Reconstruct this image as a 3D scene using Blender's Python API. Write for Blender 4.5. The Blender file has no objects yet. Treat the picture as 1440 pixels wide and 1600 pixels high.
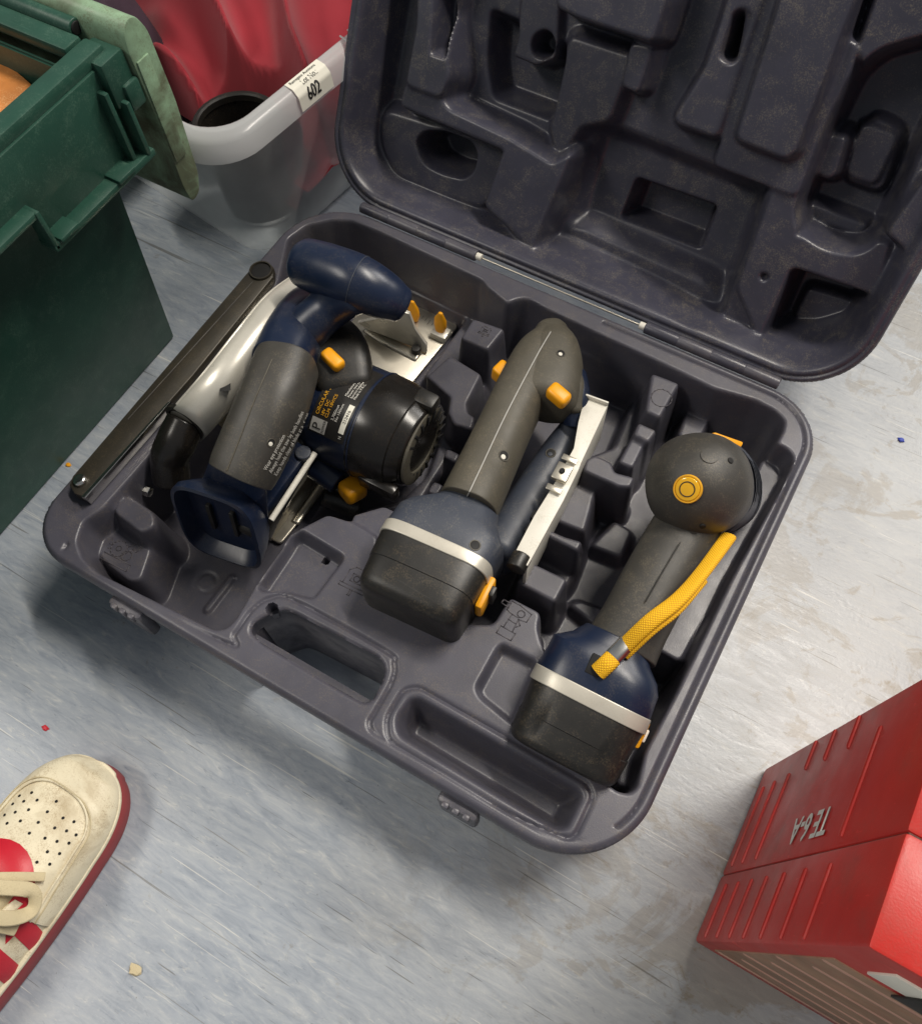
import bpy, bmesh, math, random
import numpy as np
from mathutils import Vector, Matrix, noise as mnoise
random.seed(7)
scene = bpy.context.scene
COL = scene.collection
PI = math.pi

# ------------------------------------------------------------------ camera
# pose solved from the four corners of the tool case rim (0.50 x 0.407 m, rim 0.10 m above the floor)
RIM = 0.10
_f = 1350.0
_c = np.array([720.0, 800.0])
_corners = [(494, 300), (1300, 643), (957, 1394), (28, 839)]
def _ray(p):
    return np.array([(p[0]-_c[0])/_f, (p[1]-_c[1])/_f, 1.0])
_M = np.stack([_ray(_corners[0]), -_ray(_corners[1]), _ray(_corners[2]), -_ray(_corners[3])], 1)
_d = np.linalg.svd(_M)[2][-1]; _d = _d/_d[0]
_P = [_ray(p)*k for p, k in zip(_corners, _d)]
_X = _P[1]-_P[0]; _Y = _P[0]-_P[3]
_s = 0.50/np.linalg.norm(_X)
_x = _X/np.linalg.norm(_X); _y = _Y-(_Y@_x)*_x; _y /= np.linalg.norm(_y); _z = np.cross(_x, _y)
_R = np.stack([_x, _y, _z], 0)
CAMP = _R@(-_P[3]*_s) + np.array([0, 0, RIM])
def at(px, py, z):
    """photo pixel -> point at height z above the floor"""
    r = _R@_ray((px, py)); t = (z-CAMP[2])/r[2]
    return Vector(CAMP+t*r)
cam_d = bpy.data.cameras.new('camera'); cam = bpy.data.objects.new('camera', cam_d); COL.objects.link(cam)
_rm = Matrix([[_R[i][0], -_R[i][1], -_R[i][2]] for i in range(3)]).to_4x4()
cam.matrix_world = Matrix.Translation(Vector(CAMP)) @ _rm
cam_d.sensor_fit = 'VERTICAL'; cam_d.sensor_height = 32.0; cam_d.sensor_width = 32.0
cam_d.lens = _f/1600.0*32.0
cam_d.clip_start = 0.02; cam_d.clip_end = 60
scene.camera = cam

# ------------------------------------------------------------------ light: ceiling lamps of an indoor room
w = bpy.data.worlds.new('World'); scene.world = w; w.use_nodes = True
w.node_tree.nodes['Background'].inputs[0].default_value = (0.88, 0.93, 1.0, 1)
w.node_tree.nodes['Background'].inputs[1].default_value = 0.21
def area(name, loc, aim, sx, sy, power, col):
    l = bpy.data.lights.new(name, 'AREA'); l.shape = 'RECTANGLE'; l.size = sx; l.size_y = sy
    l.energy = power; l.color = col
    o = bpy.data.objects.new(name, l); COL.objects.link(o); o.location = loc
    o.rotation_euler = (Vector(aim)-Vector(loc)).to_track_quat('-Z', 'Y').to_euler()
    return o
area('ceiling_lamp', (0.85, 1.20, 2.5), (0.35, 0.4, 0), 1.2, 0.12, 64, (1.0, 0.93, 0.83))
area('ceiling_lamp', (1.7, 2.9, 2.6), (0.6, 0.5, 0), 1.2, 0.6, 60, (1.0, 0.96, 0.91))
area('ceiling_lamp', (-1.3, -0.9, 2.6), (0.3, 0.2, 0), 1.2, 0.4, 34, (1.0, 0.94, 0.85))
scene.view_settings.view_transform = 'Standard'
scene.view_settings.look = 'None'
scene.view_settings.exposure = -0.1
scene.view_settings.gamma = 1.0
scene.view_settings.use_curve_mapping = False
scene.render.engine = 'CYCLES'

# ------------------------------------------------------------------ materials
def lin(h):
    h = h.lstrip('#'); o = []
    for i in (0, 2, 4):
        v = int(h[i:i+2], 16)/255
        o.append(v/12.92 if v <= 0.04045 else ((v+0.055)/1.055)**2.4)
    return (*o, 1.0)
def newmat(name):
    m = bpy.data.materials.new(name); m.use_nodes = True
    nt = m.node_tree; b = nt.nodes['Principled BSDF']
    return m, nt, b
def N(nt, t, **kw):
    n = nt.nodes.new(t)
    for k, v in kw.items(): setattr(n, k, v)
    return n
def L(nt, a, b): nt.links.new(a, b)
def ramp(nt, fac, stops):
    r = N(nt, 'ShaderNodeValToRGB'); el = r.color_ramp.elements
    el[0].position, el[0].color = stops[0]
    el[1].position, el[1].color = stops[-1]
    for p, c in stops[1:-1]:
        e = el.new(p); e.color = c
    L(nt, fac, r.inputs[0]); return r
def mixc(nt, fac, a, b, mode='MIX'):
    m = N(nt, 'ShaderNodeMix', data_type='RGBA', blend_type=mode)
    for sock, v in ((m.inputs[0], fac), (m.inputs[6], a), (m.inputs[7], b)):
        if hasattr(v, 'links') or hasattr(v, 'is_linked'): L(nt, v, sock)
        else: sock.default_value = v
    return m.outputs[2]
def noise(nt, scale, detail=4, rough=0.55, vec=None, dist=0.0):
    n = N(nt, 'ShaderNodeTexNoise'); n.inputs['Scale'].default_value = scale
    n.inputs['Detail'].default_value = detail; n.inputs['Roughness'].default_value = rough
    n.inputs['Distortion'].default_value = dist
    if vec is not None: L(nt, vec, n.inputs['Vector'])
    return n.outputs['Fac']
def bump(nt, b, h, strength=0.2, dist=0.001):
    bp = N(nt, 'ShaderNodeBump'); bp.inputs['Strength'].default_value = strength
    bp.inputs['Distance'].default_value = dist
    L(nt, h, bp.inputs['Height']); L(nt, bp.outputs[0], b.inputs['Normal'])
def plastic(name, col, rough=0.45, dust=0.25, dustcol='#8f7f66', grain=1400, gstr=0.12, var=0.25, metal=0.0, coat=0.0, scratch=0.0):
    m, nt, b = newmat(name)
    pos = N(nt, 'ShaderNodeNewGeometry').outputs['Position']
    base = lin(col)
    n1 = noise(nt, 22, 5, 0.6, pos)
    dk = tuple(c*(1-var) for c in base[:3])+(1,); lt = tuple(min(1, c*(1+var)) for c in base[:3])+(1,)
    r1 = ramp(nt, n1, [(0.3, dk), (0.7, lt)])
    colr = r1.outputs[0]
    if dust > 0:
        n2 = noise(nt, 60, 6, 0.7, pos, 0.6); n3 = noise(nt, 900, 2, 0.7, pos)
        a = N(nt, 'ShaderNodeMath', operation='MULTIPLY'); L(nt, n2, a.inputs[0]); L(nt, n3, a.inputs[1])
        rd = ramp(nt, a.outputs[0], [(0.26, (0, 0, 0, 1)), (0.48, (dust, dust, dust, 1))])
        colr = mixc(nt, rd.outputs[0], colr, lin(dustcol))
    if scratch > 0:
        mp = N(nt, 'ShaderNodeMapping'); L(nt, pos, mp.inputs[0]); mp.inputs['Scale'].default_value = (9, 220, 60); mp.inputs['Rotation'].default_value = (0, 0, 0.6)
        ns = noise(nt, 2.2, 3, 0.6, mp.outputs[0])
        rs = ramp(nt, ns, [(0.66, (0, 0, 0, 1)), (0.72, (scratch, scratch, scratch, 1))])
        colr = mixc(nt, rs.outputs[0], colr, tuple(min(1, c*2.6+0.05) for c in base[:3])+(1,))
    L(nt, colr, b.inputs['Base Color'])
    nr = noise(nt, 35, 4, 0.6, pos)
    rr = ramp(nt, nr, [(0.25, (rough*0.8,)*3+(1,)), (0.75, (min(1, rough*1.25),)*3+(1,))])
    L(nt, rr.outputs[0], b.inputs['Roughness'])
    b.inputs['Metallic'].default_value = metal
    b.inputs['Coat Weight'].default_value = coat
    if gstr > 0: bump(nt, b, noise(nt, grain, 2, 0.5, pos), gstr, 0.0006)
    return m
MAT = {}
MAT['case'] = plastic('case_plastic', '#4a4952', 0.36, 0.30, '#8d8069', 1500, 0.15, 0.12, scratch=0.12)
MAT['lid'] = plastic('lid_plastic', '#3d3d49', 0.33, 0.55, '#8a8272', 1500, 0.15, 0.15)
MAT['blue'] = plastic('tool_blue', '#152036', 0.33, 0.20, '#7f776b', 1800, 0.06, 0.12, scratch=0.12)
MAT['bluegrey'] = plastic('tool_blue_dusty', '#3b404b', 0.45, 0.40, '#8b8577', 1800, 0.08, 0.10)
MAT['rubber'] = plastic('grip_rubber', '#4e4a40', 0.55, 0.35, '#8c8069', 2500, 0.22, 0.14, scratch=0.10)
MAT['rubberdark'] = plastic('grip_rubber_dark', '#3c3a36', 0.45, 0.35, '#8c8069', 2500, 0.22, 0.12)
MAT['black'] = plastic('black_plastic', '#201f1d', 0.40, 0.25, '#8c7c62', 1600, 0.1, 0.15, scratch=0.12)
MAT['gloss'] = plastic('black_gloss', '#1a1816', 0.26, 0.10, '#6d5a42', 1600, 0.03, 0.2)
MAT['yellow'] = plastic('yellow_plastic', '#f0a412', 0.4, 0.10, '#8c6a30', 1600, 0.06, 0.08)
MAT['orange'] = plastic('orange_plastic', '#c9741c', 0.45, 0.15, '#7c5a30', 1600, 0.06, 0.1)
MAT['gel'] = plastic('level_gel', '#e8b01c', 0.08, 0.0, gstr=0, var=0.05, coat=1.0)
MAT['silver'] = plastic('silver_paint', '#d6d2c6', 0.30, 0.15, '#8c8069', 1600, 0.05, 0.06, metal=0.35)
MAT['band'] = plastic('silver_band', '#c4bfb2', 0.36, 0.2, '#8c8069', 1600, 0.05, 0.06, metal=0.35)
MAT['steel'] = plastic('sheet_steel', '#c2bcae', 0.32, 0.15, '#8a7a5c', 900, 0.05, 0.07, metal=0.85)
MAT['white_metal'] = plastic('white_painted_metal', '#dedace', 0.45, 0.35, '#94866a', 900, 0.08, 0.05)
MAT['bar'] = plastic('dark_bar', '#3b372f', 0.42, 0.25, '#8a7a5c', 900, 0.06, 0.12, metal=0.3, scratch=0.15)
MAT['chrome'] = plastic('bright_steel', '#d8d6d0', 0.2, 0.0, grain=900, gstr=0.02, var=0.05, metal=1.0)
MAT['label'] = plastic('label_black', '#211f1d', 0.35, 0.12, '#8c7c62', 1600, 0.03, 0.1)
MAT['print_white'] = plastic('print_white', '#d9d6cd', 0.5, 0.0, gstr=0, var=0.05)
MAT['print_yellow'] = plastic('print_yellow', '#e0a41c', 0.5, 0.0, gstr=0, var=0.05)
MAT['print_grey'] = plastic('print_grey', '#a9a7a1', 0.4, 0.0, gstr=0, var=0.05)
MAT['ink'] = plastic('print_ink', '#1c1b1a', 0.6, 0.0, gstr=0, var=0.05)
MAT['paper'] = plastic('paper_label', '#e9e6d8', 0.6, 0.05, gstr=0, var=0.04)
MAT['hole'] = plastic('dark_hole', '#0b0a0a', 0.7, 0.0, gstr=0)
MAT['hole_lip'] = plastic('hole_lip', '#4b473e', 0.5, 0.0, gstr=0)
MAT['icon'] = plastic('moulded_line', '#4a474c', 0.5, 0.1, gstr=0, var=0.1)
MAT['crate'] = plastic('crate_green', '#23463a', 0.40, 0.25, '#75907d', 700, 0.10, 0.10, scratch=0.14)
MAT['crate_lid'] = plastic('crate_lid_green', '#86a385', 0.5, 0.75, '#5c5138', 700, 0.12, 0.12)
def grime(mat, col, scale, lo, hi, amt):
    nt = mat.node_tree; b = nt.nodes['Principled BSDF']; src = b.inputs['Base Color'].links[0].from_socket
    pos = N(nt, 'ShaderNodeNewGeometry').outputs['Position']
    r = ramp(nt, noise(nt, scale, 6, .65, pos, .5), [(lo, (0, 0, 0, 1)), (hi, (amt,)*3+(1,))])
    L(nt, mixc(nt, r.outputs[0], src, lin(col)), b.inputs['Base Color'])
grime(MAT['crate_lid'], '#4a4430', 22, .42, .62, .8)
grime(MAT['crate'], '#5f7a6a', 16, .60, .75, .25)
MAT['shoe'] = plastic('shoe_leather', '#e3d9bd', 0.45, 0.65, '#8d6d3c', 700, 0.25, 0.10)
MAT['shoe_red'] = plastic('shoe_red_leather', '#c01f30', 0.42, 0.10, '#7c3a30', 900, 0.15, 0.12)
MAT['shoe_sole'] = plastic('shoe_sole_rubber', '#963a3c', 0.55, 0.3, '#6c4a40', 900, 0.15, 0.15)
MAT['lace'] = plastic('shoe_lace', '#c9bb98', 0.85, 0.35, '#8d7d5c', 1500, 0.6, 0.12)
grime(MAT['shoe'], '#8f7446', 30, .5, .72, .55)
MAT['red'] = plastic('red_case', '#bd2c25', 0.40, 0.25, '#8a5a4c', 900, 0.12, 0.10, scratch=0.25)
grime(MAT['red'], '#7c4a40', 18, .5, .72, .5)
MAT['red_seam'] = plastic('red_case_seam', '#5a2c24', 0.6, 0.3, gstr=0)
MAT['scuff'] = plastic('scuffed_panel', '#9a7a62', 0.5, 0.5, '#b3453a', 300, 0.15, 0.3)
MAT['red_worn'] = plastic('red_case_worn', '#c79a86', 0.5, 0.5, '#a8453a', 500, 0.15, 0.15)
MAT['wood'] = plastic('orange_wood', '#c67f40', 0.45, 0.6, '#ecc088', 300, 0.1, 0.3, scratch=0.6)
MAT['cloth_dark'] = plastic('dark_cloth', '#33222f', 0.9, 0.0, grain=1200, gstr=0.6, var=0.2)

def wear(mat, col, lo, hi, amt, scale=45):
    nt = mat.node_tree; b = nt.nodes['Principled BSDF']; src = b.inputs['Base Color'].links[0].from_socket
    g = N(nt, 'ShaderNodeNewGeometry'); r = ramp(nt, g.outputs['Pointiness'], [(lo, (0, 0, 0, 1)), (hi, (amt,)*3+(1,))])
    r2 = ramp(nt, noise(nt, scale, 6, .7, g.outputs['Position'], .3), [(.38, (0, 0, 0, 1)), (.6, (1, 1, 1, 1))])
    L(nt, mixc(nt, mixc(nt, 1.0, r.outputs[0], r2.outputs[0], 'MULTIPLY'), src, lin(col)), b.inputs['Base Color'])
wear(MAT['case'], '#8d8a8c', .53, .62, .5)
wear(MAT['lid'], '#77746f', .53, .64, .5)
def cloth(name, col):
    m, nt, b = newmat(name)
    pos = N(nt, 'ShaderNodeNewGeometry').outputs['Position']
    base = lin(col)
    r = ramp(nt, noise(nt, 14, 4, 0.5, pos), [(0.3, tuple(c*0.8 for c in base[:3])+(1,)), (0.7, base)])
    L(nt, r.outputs[0], b.inputs['Base Color'])
    b.inputs['Roughness'].default_value = 0.85
    b.inputs['Sheen Weight'].default_value = 0.3
    wv = N(nt, 'ShaderNodeTexWave'); wv.inputs['Scale'].default_value = 900; wv.inputs['Distortion'].default_value = 1.0
    L(nt, pos, wv.inputs[0]); bump(nt, b, wv.outputs['Fac'], 0.12, 0.0005)
    return m
MAT['cloth_red'] = cloth('red_cloth', '#981c2b')

def braid():
    m, nt, b = newmat('yellow_braid')
    uv = N(nt, 'ShaderNodeAttribute', attribute_name='uvw').outputs['Vector']
    base = lin('#fac413'); dk = lin('#cc900a')
    mp = N(nt, 'ShaderNodeMapping'); L(nt, uv, mp.inputs[0])
    w1 = N(nt, 'ShaderNodeTexWave', bands_direction='DIAGONAL'); w1.inputs['Scale'].default_value = 1.0; L(nt, mp.outputs[0], w1.inputs[0])
    mp2 = N(nt, 'ShaderNodeMapping'); mp2.inputs['Scale'].default_value = (-1, 1, 1); L(nt, uv, mp2.inputs[0])
    w2 = N(nt, 'ShaderNodeTexWave', bands_direction='DIAGONAL'); w2.inputs['Scale'].default_value = 1.0; L(nt, mp2.outputs[0], w2.inputs[0])
    mx = N(nt, 'ShaderNodeMath', operation='MULTIPLY'); L(nt, w1.outputs['Fac'], mx.inputs[0]); L(nt, w2.outputs['Fac'], mx.inputs[1])
    r = ramp(nt, mx.outputs[0], [(0.0, dk), (0.25, base)])
    L(nt, r.outputs[0], b.inputs['Base Color']); b.inputs['Roughness'].default_value = 0.75
    bump(nt, b, mx.outputs[0], 0.5, 0.0008)
    return m
MAT['braid'] = braid()

def clear_plastic():
    m, nt, b = newmat('clear_tub_plastic')
    b.inputs['Base Color'].default_value = (0.86, 0.88, 0.88, 1); b.inputs['Roughness'].default_value = 0.22
    pos = N(nt, 'ShaderNodeNewGeometry').outputs['Position']
    tr = N(nt, 'ShaderNodeBsdfTransparent'); tr.inputs[0].default_value = (0.93, 0.95, 0.95, 1)
    lw = N(nt, 'ShaderNodeLayerWeight'); lw.inputs[0].default_value = 0.35
    r = ramp(nt, lw.outputs['Facing'], [(0.0, (0.11,)*3+(1,)), (0.9, (0.6,)*3+(1,))])
    n = noise(nt, 30, 4, 0.6, pos)
    ad = N(nt, 'ShaderNodeMath', operation='MULTIPLY_ADD'); L(nt, n, ad.inputs[0]); ad.inputs[1].default_value = 0.12; L(nt, r.outputs[0], ad.inputs[2])
    mx = N(nt, 'ShaderNodeMixShader'); L(nt, ad.outputs[0], mx.inputs[0]); L(nt, tr.outputs[0], mx.inputs[1]); L(nt, b.outputs[0], mx.inputs[2])
    L(nt, mx.outputs[0], nt.nodes['Material Output'].inputs[0])
    return m
MAT['clear'] = clear_plastic()
def frosted_rim():
    m, nt, b = newmat('clear_tub_rim')
    b.inputs['Base Color'].default_value = (0.93, 0.94, 0.94, 1); b.inputs['Roughness'].default_value = 0.22
    tr = N(nt, 'ShaderNodeBsdfTransparent'); tr.inputs[0].default_value = (0.9, 0.9, 0.9, 1)
    tl = N(nt, 'ShaderNodeBsdfTranslucent'); tl.inputs[0].default_value = (0.9, 0.9, 0.9, 1)
    m1 = N(nt, 'ShaderNodeMixShader'); m1.inputs[0].default_value = 0.35; L(nt, b.outputs[0], m1.inputs[1]); L(nt, tl.outputs[0], m1.inputs[2])
    m2 = N(nt, 'ShaderNodeMixShader'); m2.inputs[0].default_value = 0.42; L(nt, m1.outputs[0], m2.inputs[1]); L(nt, tr.outputs[0], m2.inputs[2])
    L(nt, m2.outputs[0], nt.nodes['Material Output'].inputs[0])
    return m
MAT['clear_rim'] = frosted_rim()

def floor_mat():
    m, nt, b = newmat('vinyl_floor')
    pos = N(nt, 'ShaderNodeNewGeometry').outputs['Position']
    def strk(sx, sy, ang, loc, detail, rough, dist):
        mp = N(nt, 'ShaderNodeMapping'); L(nt, pos, mp.inputs[0]); mp.inputs['Rotation'].default_value = (0, 0, math.radians(ang))
        mp.inputs['Scale'].default_value = (sx, sy, 1); mp.inputs['Location'].default_value = (*loc, 0)
        return noise(nt, 1.0, detail, rough, mp.outputs[0], dist)
    n1 = strk(7, 26, 8, (0, 0), 8, 0.68, 1.6)          # broad marbling
    n2 = strk(26, 120, 12, (3, 9), 8, 0.66, 1.3)       # streaks
    n3 = strk(60, 300, 5, (8, 2), 5, 0.6, 1.6)         # flecks
    n4 = strk(40, 170, 15, (1, 5), 6, 0.62, 2.2)       # dark streaks
    r1 = ramp(nt, n1, [(0.30, lin('#8a919b')), (0.5, lin('#9ba2ab')), (0.7, lin('#b0b4b8'))])
    r2 = ramp(nt, n2, [(0.34, lin('#838c98')), (0.48, lin('#99a1ab')), (0.60, lin('#aab0b5')), (0.70, lin('#c9cac7'))])
    c = mixc(nt, 0.55, r1.outputs[0], r2.outputs[0])
    rf = ramp(nt, n3, [(0.60, (0, 0, 0, 1)), (0.68, (0.36,)*3+(1,))]); c = mixc(nt, rf.outputs[0], c, lin('#cccbc3'))
    rd = ramp(nt, n4, [(0.62, (0, 0, 0, 1)), (0.69, (0.4,)*3+(1,))]); c = mixc(nt, rd.outputs[0], c, lin('#5f6978'))
    # brown stains towards +x; warm lamp reflection mixed into the colour there
    sep = N(nt, 'ShaderNodeSeparateXYZ'); L(nt, pos, sep.inputs[0])
    rx = ramp(nt, sep.outputs['X'], [(0.30, (0, 0, 0, 1)), (0.60, (1, 1, 1, 1))])
    worn = mixc(nt, 1.0, rx.outputs[0], (0.70,)*3+(1,), 'MULTIPLY')  # weight of the painted warm reflection tint
    wc = mixc(nt, 0.55, c, lin('#a5a196')); c = mixc(nt, worn, c, wc)
    for sc_, lo, hi, amt, loc in ((9, 0.53, 0.57, 0.38, 0), (17, 0.57, 0.61, 0.40, 4), (38, 0.60, 0.66, 0.45, 8)):
        mps = N(nt, 'ShaderNodeMapping'); L(nt, pos, mps.inputs[0]); mps.inputs['Location'].default_value = (loc, loc*1.3, 0)
        ns = noise(nt, sc_, 7, 0.68, mps.outputs[0], 0.9)
        rs = ramp(nt, ns, [(lo, (0, 0, 0, 1)), (hi, (amt,)*3+(1,))])
        st = mixc(nt, 1.0, rs.outputs[0], rx.outputs[0], 'MULTIPLY'); c = mixc(nt, st, c, lin('#7a6a4c'))
    # small stains and grit everywhere
    rsp = ramp(nt, noise(nt, 26, 6, 0.66, pos, 0.4), [(0.66, (0, 0, 0, 1)), (0.72, (0.5,)*3+(1,))]); c = mixc(nt, rsp.outputs[0], c, lin('#7d7159'))
    rg_ = ramp(nt, noise(nt, 420, 2, 0.5, pos), [(0.74, (0, 0, 0, 1)), (0.78, (0.6,)*3+(1,))]); c = mixc(nt, rg_.outputs[0], c, lin('#4c463c'))
    # dark and pale scratches, long and short
    for i, (ang, sx, sy, th, amt, col) in enumerate(((20, 3.0, 260, .715, .55, '#5b564a'), (78, 9, 330, .725, .6, '#55524a'), (-38, 5, 300, .72, .5, '#d8d6cc'), (112, 10, 360, .73, .6, '#5b574d'), (62, 14, 400, .735, .6, '#4f4d48'), (30, 6, 420, .715, .6, '#dcdad0'), (95, 4, 420, .72, .5, '#6a6250'))):
        nn = strk(sx, sy, ang, (i*7.3, i*3.1), 2, 0.5, 0.15)
        rr = ramp(nt, nn, [(th, (0, 0, 0, 1)), (th+.012, (amt,)*3+(1,))]); c = mixc(nt, rr.outputs[0], c, lin(col))
    L(nt, c, b.inputs['Base Color'])
    rg = ramp(nt, n2, [(0.3, (0.28,)*3+(1,)), (0.7, (0.46,)*3+(1,))]); L(nt, rg.outputs[0], b.inputs['Roughness'])
    hb = N(nt, 'ShaderNodeMath', operation='ADD'); L(nt, n2, hb.inputs[0]); L(nt, noise(nt, 240, 3, 0.6, pos), hb.inputs[1])
    bump(nt, b, hb.outputs[0], 0.15, 0.0012)
    return m
MAT['floor'] = floor_mat()

# ------------------------------------------------------------------ mesh helpers
def V(*a): return Vector(a)
def mk(name, verts, faces, mat, parent=None, ang=38, fix=True):
    me = bpy.data.meshes.new(name)
    me.from_pydata([tuple(v) for v in verts], [], [tuple(f) for f in faces])
    me.materials.append(MAT[mat])
    if fix:
        bm = bmesh.new(); bm.from_mesh(me); bmesh.ops.recalc_face_normals(bm, faces=bm.faces); bm.to_mesh(me); bm.free()
    me.polygons.foreach_set('use_smooth', [True]*len(me.polygons))
    if ang: me.set_sharp_from_angle(angle=math.radians(ang))
    o = bpy.data.objects.new(name, me); COL.objects.link(o)
    if parent is not None: adopt(o, parent)
    return o
def wm(o):
    m = o.matrix_basis.copy()
    return (wm(o.parent) @ o.matrix_parent_inverse @ m) if o.parent else m
def adopt(o, parent):
    o.parent = parent; o.matrix_parent_inverse = wm(parent).inverted()
def thing(name, label, cat, loc, group=None):
    o = bpy.data.objects.new(name, None); COL.objects.link(o); o.location = loc; o.empty_display_size = 0.03
    o['label'] = label; o['category'] = cat
    if group: o['group'] = group
    return o
def tag(o, label, cat, group=None):
    o['label'] = label; o['category'] = cat
    if group: o['group'] = group
    vs = [v.co for v in o.data.vertices]
    c = Vector((sum(v.x for v in vs)/len(vs), sum(v.y for v in vs)/len(vs), min(v.z for v in vs)))
    o.data.transform(Matrix.Translation(-c)); o.location = c
    return o
def basis(t, up):
    t = t.normalized(); u = up.cross(t)
    if u.length < 1e-5: u = Vector((1, 0, 0)).cross(t)
    u.normalize(); return u, t.cross(u).normalized()
def loft(name, secs, mat, parent=None, n=40, cap0=0.3, cap1=0.3, ang=38, capsteps=4, open0=False, open1=False):
    """secs: (centre, u, v, a, b, exponent). cap* = rounding as a fraction of the end's smaller half size"""
    secs = [(Vector(c), Vector(u).normalized(), Vector(v).normalized(), a, b, e) for c, u, v, a, b, e in secs]
    def rounded(end, nxt, k):
        c, u, v, a, b, e = end; t = (c-nxt[0]).normalized(); r = min(a, b)*k; out = []
        for i in range(1, capsteps+1):
            th = i/capsteps*PI/2*0.96
            out.append((c+t*(r*math.sin(th)), u, v, a-r*(1-math.cos(th)), b-r*(1-math.cos(th)), e))
        return out
    full = list(secs)
    if cap0 and not open0: full = rounded(secs[0], secs[1], cap0)[::-1]+full
    if cap1 and not open1: full = full+rounded(secs[-1], secs[-2], cap1)
    vs = []; fs = []
    for c, u, v, a, b, e in full:
        for i in range(n):
            th = 2*PI*i/n; ct, st = math.cos(th), math.sin(th)
            vs.append(c+u*(a*math.copysign(abs(ct)**(2/e), ct))+v*(b*math.copysign(abs(st)**(2/e), st)))
    m = len(full)
    for j in range(m-1):
        for i in range(n):
            k = (i+1) % n
            fs.append((j*n+i, j*n+k, (j+1)*n+k, (j+1)*n+i))
    if not open0: fs.append(tuple(range(n)))
    if not open1: fs.append(tuple((m-1)*n+i for i in range(n)))
    return mk(name, vs, fs, mat, parent, ang)
def catmull(pts, k=8):
    P = [Vector(p) for p in pts]; out = []
    for i in range(len(P)-1):
        p0 = P[max(i-1, 0)]; p1 = P[i]; p2 = P[i+1]; p3 = P[min(i+2, len(P)-1)]
        for j in range(k):
            t = j/k
            out.append(0.5*((2*p1)+(p2-p0)*t+(2*p0-5*p1+4*p2-p3)*t*t+(3*p1-p0-3*p2+p3)*t**3))
    out.append(P[-1]); return out
def sweep(name, pts, ab, mat, parent=None, up=(0, 0, 1), k=8, e=2.0, n=28, cap0=0.5, cap1=0.5, **kw):
    """smooth loft along pts; ab: list of (a, b) per point"""
    P = catmull(pts, k); S = catmull([(a, b, 0) for a, b in ab], k); secs = []; up = Vector(up)
    for i, p in enumerate(P):
        t = (P[min(i+1, len(P)-1)]-P[max(i-1, 0)])
        u, v = basis(t, up); secs.append((p, u, v, S[i].x, S[i].y, e))
    return loft(name, secs, mat, parent, n, cap0, cap1, **kw)
def tube(name, pts, r, mat, parent=None, k=6, n=12, **kw):
    return sweep(name, pts, [(r, r)]*len(pts), mat, parent, k=k, n=n, **kw)
def cyl(name, p0, p1, r, mat, parent=None, r1=None, n=28, cap=0.15, **kw):
    p0, p1 = Vector(p0), Vector(p1); u, v = basis(p1-p0, Vector((0.01, 0.02, 1)) if abs((p1-p0).normalized().z) < 0.95 else Vector((0, 1, 0)))
    return loft(name, [(p0, u, v, r, r, 2), (p1, u, v, r1 or r, r1 or r, 2)], mat, parent, n, cap, cap, **kw)
def box(name, c, size, mat, parent=None, bev=0.002, ax=None, seg=2):
    bm = bmesh.new(); bmesh.ops.create_cube(bm, size=1.0)
    for v in bm.verts: v.co = Vector((v.co.x*size[0], v.co.y*size[1], v.co.z*size[2]))
    if bev: bmesh.ops.bevel(bm, geom=list(bm.edges), offset=min(bev, min(size)*0.45), segments=seg, profile=0.5, affect='EDGES')
    M = Matrix.Identity(3)
    if ax is not None:
        x, y, z = [Vector(a).normalized() for a in ax]; M = Matrix((x, y, z)).transposed()
    vs = [Vector(c)+M@v.co for v in bm.verts]; fs = [[v.index for v in f.verts] for f in bm.faces]; bm.free()
    return mk(name, vs, fs, mat, parent)
def prism(name, pts, ext, mat, parent=None, bev=0.0, seg=2):
    """closed outline (3D points) extruded by vector ext, edges bevelled"""
    bm = bmesh.new(); ext = Vector(ext)
    a = [bm.verts.new(Vector(p)) for p in pts]; b = [bm.verts.new(Vector(p)+ext) for p in pts]
    n = len(a); bm.faces.new(a); bm.faces.new(b[::-1])
    for i in range(n): bm.faces.new((a[i], b[i], b[(i+1) % n], a[(i+1) % n]))
    bmesh.ops.recalc_face_normals(bm, faces=bm.faces)
    if bev: 
        eds = [e for e in bm.edges if e.calc_face_angle(0) > 0.5]
        bmesh.ops.bevel(bm, geom=eds, offset=bev, segments=seg, profile=0.5, affect='EDGES', clamp_overlap=True)
    bm.verts.index_update()
    vs = [v.co.copy() for v in bm.verts]; fs = [[v.index for v in f.verts] for f in bm.faces]; bm.free()
    return mk(name, vs, fs, mat, parent)
def roundpoly(pts, r, k=4):
    """fillet the corners of a 2D/3D closed outline"""
    P = [Vector(p) for p in pts]; n = len(P); out = []
    for i in range(n):
        a, b, c = P[i-1], P[i], P[(i+1) % n]
        d1 = (a-b); d2 = (c-b); q = min(r, d1.length*0.45, d2.length*0.45)
        s, e = b+d1.normalized()*q, b+d2.normalized()*q
        for j in range(k+1):
            t = j/k; out.append((1-t)**2*s+2*t*(1-t)*b+t*t*e)
    return out
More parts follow.
